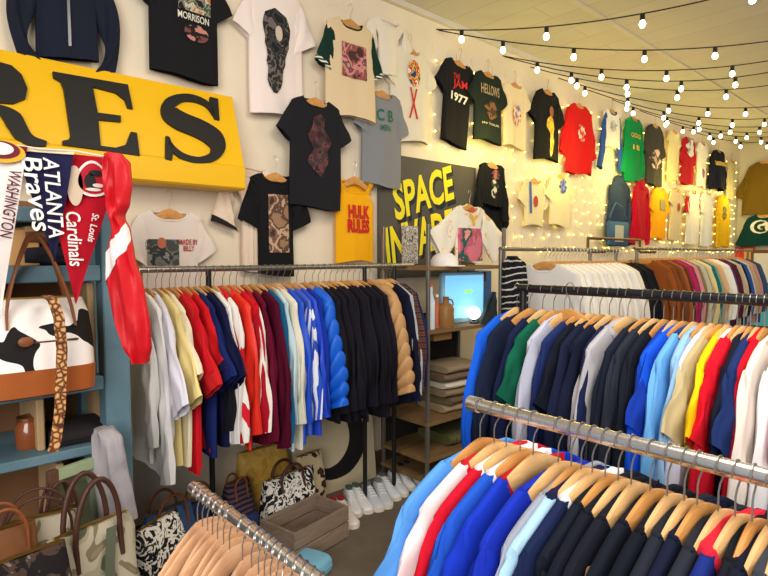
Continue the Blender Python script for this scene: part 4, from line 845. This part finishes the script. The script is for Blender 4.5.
# monitor
c = onm(462, 2.56, zz[1]); hw = .20; hh = onY(462, 272, 2.56).z-zz[1]
t = thing('monitor', 'light blue glowing screen on the middle board of the shelf', 'monitor', c, -.12)
MB().box((0, 0, hh/2), (hw*2, .05, hh), ch=.01).build('casing', mat('pale_blue_plastic', (150, 196, 220), .4), t)
MB().box((0, -.026, hh*.52), (hw*1.82, .004, hh*.84), ch=.001).build('screen', mat('lit_screen', (120, 186, 222), .3, emit=(110, 180, 226), es=.9), t, smooth=False)
MB().box((.035, -.030, hh*.62), (.07, .003, .022), ch=.001).build('screen_mark', mat('green_mark', (150, 226, 90), .5, emit=(150, 226, 90), es=.8), t, smooth=False)
t = thing('globe_lamp', 'small glowing white globe lamp in front of the blue screen', 'lamp', onm(474, 2.47, zz[1]))
MB().lathe([(0, 0), (.03, 0), (.03, .012), (.012, .02), (.012, .035), (0, .035)], 14).build('base', BLACKM, t)
MB().sphere((0, 0, .075), .046, 18, 12).build('globe', mat('lit_globe', (255, 250, 240), .4, emit=(255, 246, 230), es=4), t)
t = thing('jug', 'brown stoneware jug with a narrow neck left of the blue screen', 'jug', onm(446, 2.46, zz[1]))
MB().lathe([(0, 0), (.05, 0), (.056, .02), (.056, .12), (.045, .15), (.022, .165), (.02, .20), (.024, .205), (0, .205)], 18).build('body', mat('brown_glaze', (150, 106, 58), .4, var=.2), t)
MB().tube([(.05, 0, .13), (.075, 0, .15), (.06, 0, .18), (.02, 0, .19)], .006, 6).build('handle', mat('brown_glaze', (150, 106, 58), .4, var=.2), t)
def bottle(u, y, z, h_, r_, c1, c2, label):
    t = thing('bottle', label, 'bottle', onm(u, y, z))
    MB().lathe([(0, 0), (r_, 0), (r_, h_*.6), (r_*.4, h_*.75), (r_*.38, h_*.92), (0, h_*.92)], 14).build('body', mat('bottle_plastic', c1, .35), t)
    MB().lathe([(0, h_*.92), (r_*.45, h_*.92), (r_*.45, h_), (0, h_)], 12).build('cap', mat('cap', c2, .4), t)
bottle(431, 2.47, zz[1], .30, .028, (206, 214, 220), (214, 96, 50), 'tall white bottle with orange cap at the left end of the shelf')
bottle(437, 2.50, zz[1], .22, .024, (196, 96, 54), (230, 224, 214), 'orange bottle with white cap beside the tall white one')
bottle(491, 2.50, zz[1], .20, .024, (190, 176, 190), (150, 70, 80), 'lilac bottle with red cap right of the blue screen')
t = thing('cap', 'white baseball cap on the top board of the shelf', 'cap', onm(444, 2.50, zz[0]))
MB().rr([(0, .085, .095), (.03, .088, .095), (.06, .075, .08), (.085, .045, .05), (.095, .01, .01)], p=2.2, n=20).build('crown', mat('white_cotton', (232, 226, 220), .9), t)
MB().rr([(0, .07, .05), (.006, .07, .05)], p=2.2, n=20, c=(-.01, -.11)).build('brim', mat('white_cotton', (232, 226, 220), .9), t)
t = box_thing('storage_box', 'dark red and black box under the top board of the shelf', 'box', onm(466, 2.62, zz[0]-.12), (.30, .14, .07), mat('dark_red_box', (96, 28, 36), .6)); 
box_thing('shelf_crate', 'blue plastic crate behind the screen', 'crate', onm(478, 2.74, zz[1]), (.16, .14, .36), mat('blue_plastic', (60, 110, 170), .5))
box_thing('wooden_box', 'small brown wooden box at the left end under the bottles', 'box', onm(437, 2.5, zz[1]-.08), (.17, .12, .05), mat('box_wood', (130, 92, 50), .6))
t, c0 = drape('dark_jacket', 'dark green-black jacket slumped at the right of the screen', 'jacket', [(onY(494, 292, 2.40), .012), (onY(491, 304, 2.40), .04), (onY(488, 324, 2.40), .07)], mat('dark_green_cloth', (44, 52, 54), .85), .05)
# folded trousers on the third board
jc = [((150, 130, 106), 'khaki brown folded trousers, topmost of the shelf pile'), ((120, 98, 78), 'mid brown folded trousers, second from the top of the shelf pile'), ((214, 204, 184), 'cream folded trousers near the middle of the shelf pile'), ((142, 122, 98), 'taupe folded trousers under the cream pair in the shelf pile'), ((110, 92, 70), 'dark khaki folded trousers, second from the bottom of the shelf pile'), ((164, 144, 112), 'sand folded trousers at the bottom of the shelf pile')]
for i, (c, lab) in enumerate(jc[::-1]):
    folded(10+i, 'folded_trousers', lab, 'trousers', onm(450, 2.60, zz[2]+.054*i), .36-.02*(i % 2), .30, .053 if c[0] < 200 else .045, mat('chino', c, .9, 0, .3, 30), R_.uniform(-.12, .12))
jc = [((96, 76, 70), 'plum brown folded trousers on top of the right shelf pile'), ((150, 124, 80), 'mustard brown folded trousers in the middle of the right pile'), ((90, 84, 70), 'dark olive folded trousers at the bottom of the right pile')]
for i, (c, lab) in enumerate(jc[::-1]):
    folded(20+i, 'folded_trousers', lab, 'trousers', onm(487, 2.60, zz[2]+.06*i), .26, .28, .058, mat('chino', c, .9, 0, .3, 30), R_.uniform(-.1, .1))
folded(30, 'folded_blanket', 'yellow-green plaid blanket on the low board of the display shelf', 'blanket', onm(464, 2.62, zz[3]), .62, .32, .08, pat('plaid_blanket', [(0, (90, 92, 56)), (.5, (176, 158, 84)), (.62, (70, 70, 50))], 8, .9, kind='X', dist=1))
box_thing('storage_bin', 'black storage bin on the floor board of the display shelf', 'bin', onm(462, 2.62, .10), (.5, .34, .11), mat('black_bin', (32, 32, 34), .5))
# shirts and a picture hanging at the shelf
wshirt(456, 484, 204, 262, 'cream hawaiian shirt with spread sleeves and a pink picture print, above the shelf', (236, 226, 206), 'shirt', 'hawaiian_shirt', Y=2.52, sl=.30, sa=56, cuff=.25, hl='cream hawaiian shirt above the shelf', prints=[('rect', -.95, .95, .42, .98, PB('pink_picture', (214, 120, 136), (190, 90, 110), (40, 90, 80), (226, 150, 140), s=9)), ('T', 'Y', .1, .28, .7, .18, (236, 180, 40), 0, .06), ('oval', -.2, .2, .06, .16, txt((206, 90, 60)))], m=pat('pale_print_cloth', [(0, (236, 228, 210)), (.58, (230, 190, 130)), (.62, (236, 228, 210))], 9, .9))
t = thing('comic_sleeve', 'grey comic book in a clear sleeve hanging in front of the lettered board', 'comic book', onY(410, 226, 2.95))
w_ = onY(418, 240, 2.95).x-onY(402, 240, 2.95).x; h_ = onY(410, 224, 2.95).z-onY(410, 262, 2.95).z
MB().box((0, 0, -h_/2), (w_, .006, h_), ch=.001).build('cover', PB('comic_print', (90, 88, 92), (196, 190, 186), (120, 114, 120), (210, 206, 200), (150, 110, 110), s=30), t, smooth=False)
MB().tube([(0, 0, 0), (0, .01, .02), (0, .02, .03)], .002, 5).build('hook', STEEL, t)
# ------------------------------------------------------------------ far corner
t = thing('denim_bag', 'blue denim bag with a square patch hung below the slate hoodie', 'bag', onY(618, 221, 2.86))
MB().box((0, 0, -.14), (.46, .05, .28), ch=.02).build('body', mat('blue_denim_cloth', (70, 104, 140), .9, var=.2), t); MB().box((-.02, -.028, -.14), (.20, .006, .18), ch=.002).build('patch', mat('patch', (186, 186, 170), .8), t, smooth=False)
MB().tube([(-.2, 0, .03), (-.1, .0, .16), (0, .03, .20), (.1, 0, .16), (.2, 0, .03)], .008, 6).build('strap', mat('blue_denim_cloth', (70, 104, 140), .9, var=.2), t)
p = onX(770, 288, WX-.06)
t = thing('framed_poster', 'white sheet in a brown frame at the right edge by the far wall', 'picture frame', (WX-.05, p.y, .3))
yw = onX(752, 260, WX).y-p.y; MB().box((0, 0, (onX(760, 250, WX).z-.3)/2), (.04, yw*2, onX(760, 250, WX).z-.3)).build('frame', mat('frame_wood', (110, 76, 50), .6), t, smooth=False)
hz_ = onX(760, 250, WX).z-.3
MB().box((-.022, 0, hz_*.78), (.006, yw*1.7, hz_*.36)).build('sheet', mat('white_sheet', (226, 222, 220), .7), t, smooth=False)
MB().box((-.022, 0, hz_*.32), (.006, yw*1.7, hz_*.5)).build('blue_panel', mat('cyan_panel', (96, 196, 222), .6), t, smooth=False)
p = onX(744, 254, WX-.05)
t = box_thing('small_sign', 'small red and orange sign low on the far wall', 'sign', (WX-.03, p.y, p.z-.12), (.03, .30, .24), mat('red_sign', (214, 60, 40), .5)); MB().box((-.016, -.06, .12), (.004, .12, .18)).build('orange_half', mat('orange_sign', (236, 170, 90), .5), t, smooth=False)
# ------------------------------------------------------------------ string lights under the ceiling
bulbm = mat('lit_bulb', (255, 246, 226), .3, emit=(255, 240, 214), es=9); wirem = mat('black_wire', (40, 36, 34), .6); sockm = mat('black_socket', (30, 28, 28), .5)
PRO = {}
def string_light(A, E, sag, label, off, sp=.5, rs=.021):
    t = thing('string_light', label, 'string light', A); n = 28; L = (E-A).length
    def pt(f): p = A.lerp(E, f); p.z -= sag*4*f*(1-f); return p-A
    MB().tube([pt(i/n) for i in range(n+1)], .0045, 6).build('wire', wirem, t)
    f = off/L
    while f < 1:
        p = pt(f)
        if rs not in PRO:
            s_ = MB().lathe([(0, .0), (.014, 0), (.016, -.01), (.016, -.045), (0, -.045)], 10).build('socket', sockm, t, p)
            b_ = MB().lathe([(0, -.044), (.012, -.046), (rs*.8, -.056), (rs, -.068), (rs*.85, -.082), (rs*.45, -.091), (0, -.093)], 12).build('bulb', bulbm, t, p)
            PRO[rs] = (s_, b_)
        else:
            for s in PRO[rs]: c_ = s.copy(); C.objects.link(c_); c_.parent = t; c_.location = p
        f += sp/L
WZ = 3.28
def aw(u): p = onY(u, 100, WY-.02); return Vector((p.x, WY-.02, WZ))
SLI = [(436, (790, -22), .10, 'string light nearest the camera, rising to the top right corner', .2, .62), (438, (790, 38), .12, 'string light from the same wall point, second from the camera', .5, .55), (502, (790, 57), .12, 'string light ending at the right edge, third from the camera', .3, .55), (504, (790, 68), .16, 'string light crossing the ceiling, fourth from the camera', .6, .5), (530, (790, 82), .14, 'string light crossing the ceiling, fifth from the camera', .45, .5),
       (558, (790, 104), .14, 'string light crossing the ceiling, sixth from the camera', .3, .5), (588, (790, 116), .14, 'string light crossing above the red sweatshirt, seventh from the camera', .5, .5), (612, (790, 124), .14, 'string light crossing above the blue raglan, eighth from the camera', .3, .5), (640, (790, 130), .12, 'string light above the green jersey, ninth from the camera', .4, .45), (665, (790, 135), .10, 'string light above the charcoal tee, third from the far wall', .3, .45), (690, (790, 139), .10, 'string light above the red bib jersey, second from the far wall', .4, .45)]
for u, e, sag, lab, off, sp_ in SLI:
    string_light(aw(u), onZ(e[0], e[1], WZ-.05), sag, lab, off, sp_)
# fairy light curtain on the wall
fw_ = mat('fairy_bulb', (255, 226, 130), .4, emit=(255, 224, 96), es=10); fwire = mat('clear_wire', (206, 196, 150), .5)
fp = None
xa, xb = onY(432, 100, 2.985).x, onY(738, 100, 2.985).x; NS = 48
for i in range(NS):
    X = xa+(xb-xa)*i/(NS-1); z0 = 3.16; Ls = 1.55 if i > 5 else .75
    t = thing('fairy_light_strand', 'hanging strand of tiny warm fairy lights on the cream wall', 'fairy lights', (X, 2.985, z0), 0, 'fairy light strands on the cream wall')
    n = int(Ls/.125)
    pts = [(.035*math.sin(j*1.7+i*2.1), 0, -Ls*j/n) for j in range(n+1)]
    MB().tube(pts, .0012, 4).build('wire', fwire, t)
    for j in range(1, n+1):
        p = Vector(pts[j])+Vector((0, -.008, R_.uniform(-.03, .03)))
        if fp is None: fp = MB().sphere((0, 0, 0), .0075, 8, 6).build('bulb', fw_, t, p)
        else: c_ = fp.copy(); C.objects.link(c_); c_.parent = t; c_.location = p
    if i % 8 == 3:
        l = bpy.data.lights.new('fairy_glow', 'POINT'); l.energy = 11; l.color = (1, .82, .20); l.shadow_soft_size = .2
        o = bpy.data.objects.new('fairy_glow', l); C.objects.link(o); o.parent = t; o.location = (0, -.35, -.7)

p = onY(588, 238, 2.3); q = onY(640, 238, 2.3); z1 = onY(588, 253, 2.3).z
drape('striped_scarf', 'black scarf with thin white stripes draped at the left end of the far rack', 'scarf', [(onY(512, 256, 2.06), .03), (onY(514, 264, 2.05), .075), (onY(515, 290, 2.05), .085), (onY(515, 325, 2.05), .085)], ZEB, .05)
t = thing('display_stand', 'small brown metal stand rising above the white-shirt rack', 'display stand', (p.x, 2.3, az))
W_ = q.x-p.x; h_ = p.z-az
MB().tube([(0, 0, -.03), (0, 0, h_)], .012, 8).build('upright', mat('bronze_metal', (110, 80, 50), .4, .6), t); MB().tube([(W_, 0, -.03), (W_, 0, h_)], .012, 8).build('upright', mat('bronze_metal', (110, 80, 50), .4, .6), t)
MB().tube([(0, 0, h_), (W_, 0, h_)], .012, 8).build('top_bar', mat('bronze_metal', (110, 80, 50), .4, .6), t); MB().tube([(0, 0, -.03), (0, -.15, -.03)], .012, 8).build('arm', mat('bronze_metal', (110, 80, 50), .4, .6), t); MB().tube([(W_, 0, -.03), (W_, -.15, -.03)], .012, 8).build('arm', mat('bronze_metal', (110, 80, 50), .4, .6), t)
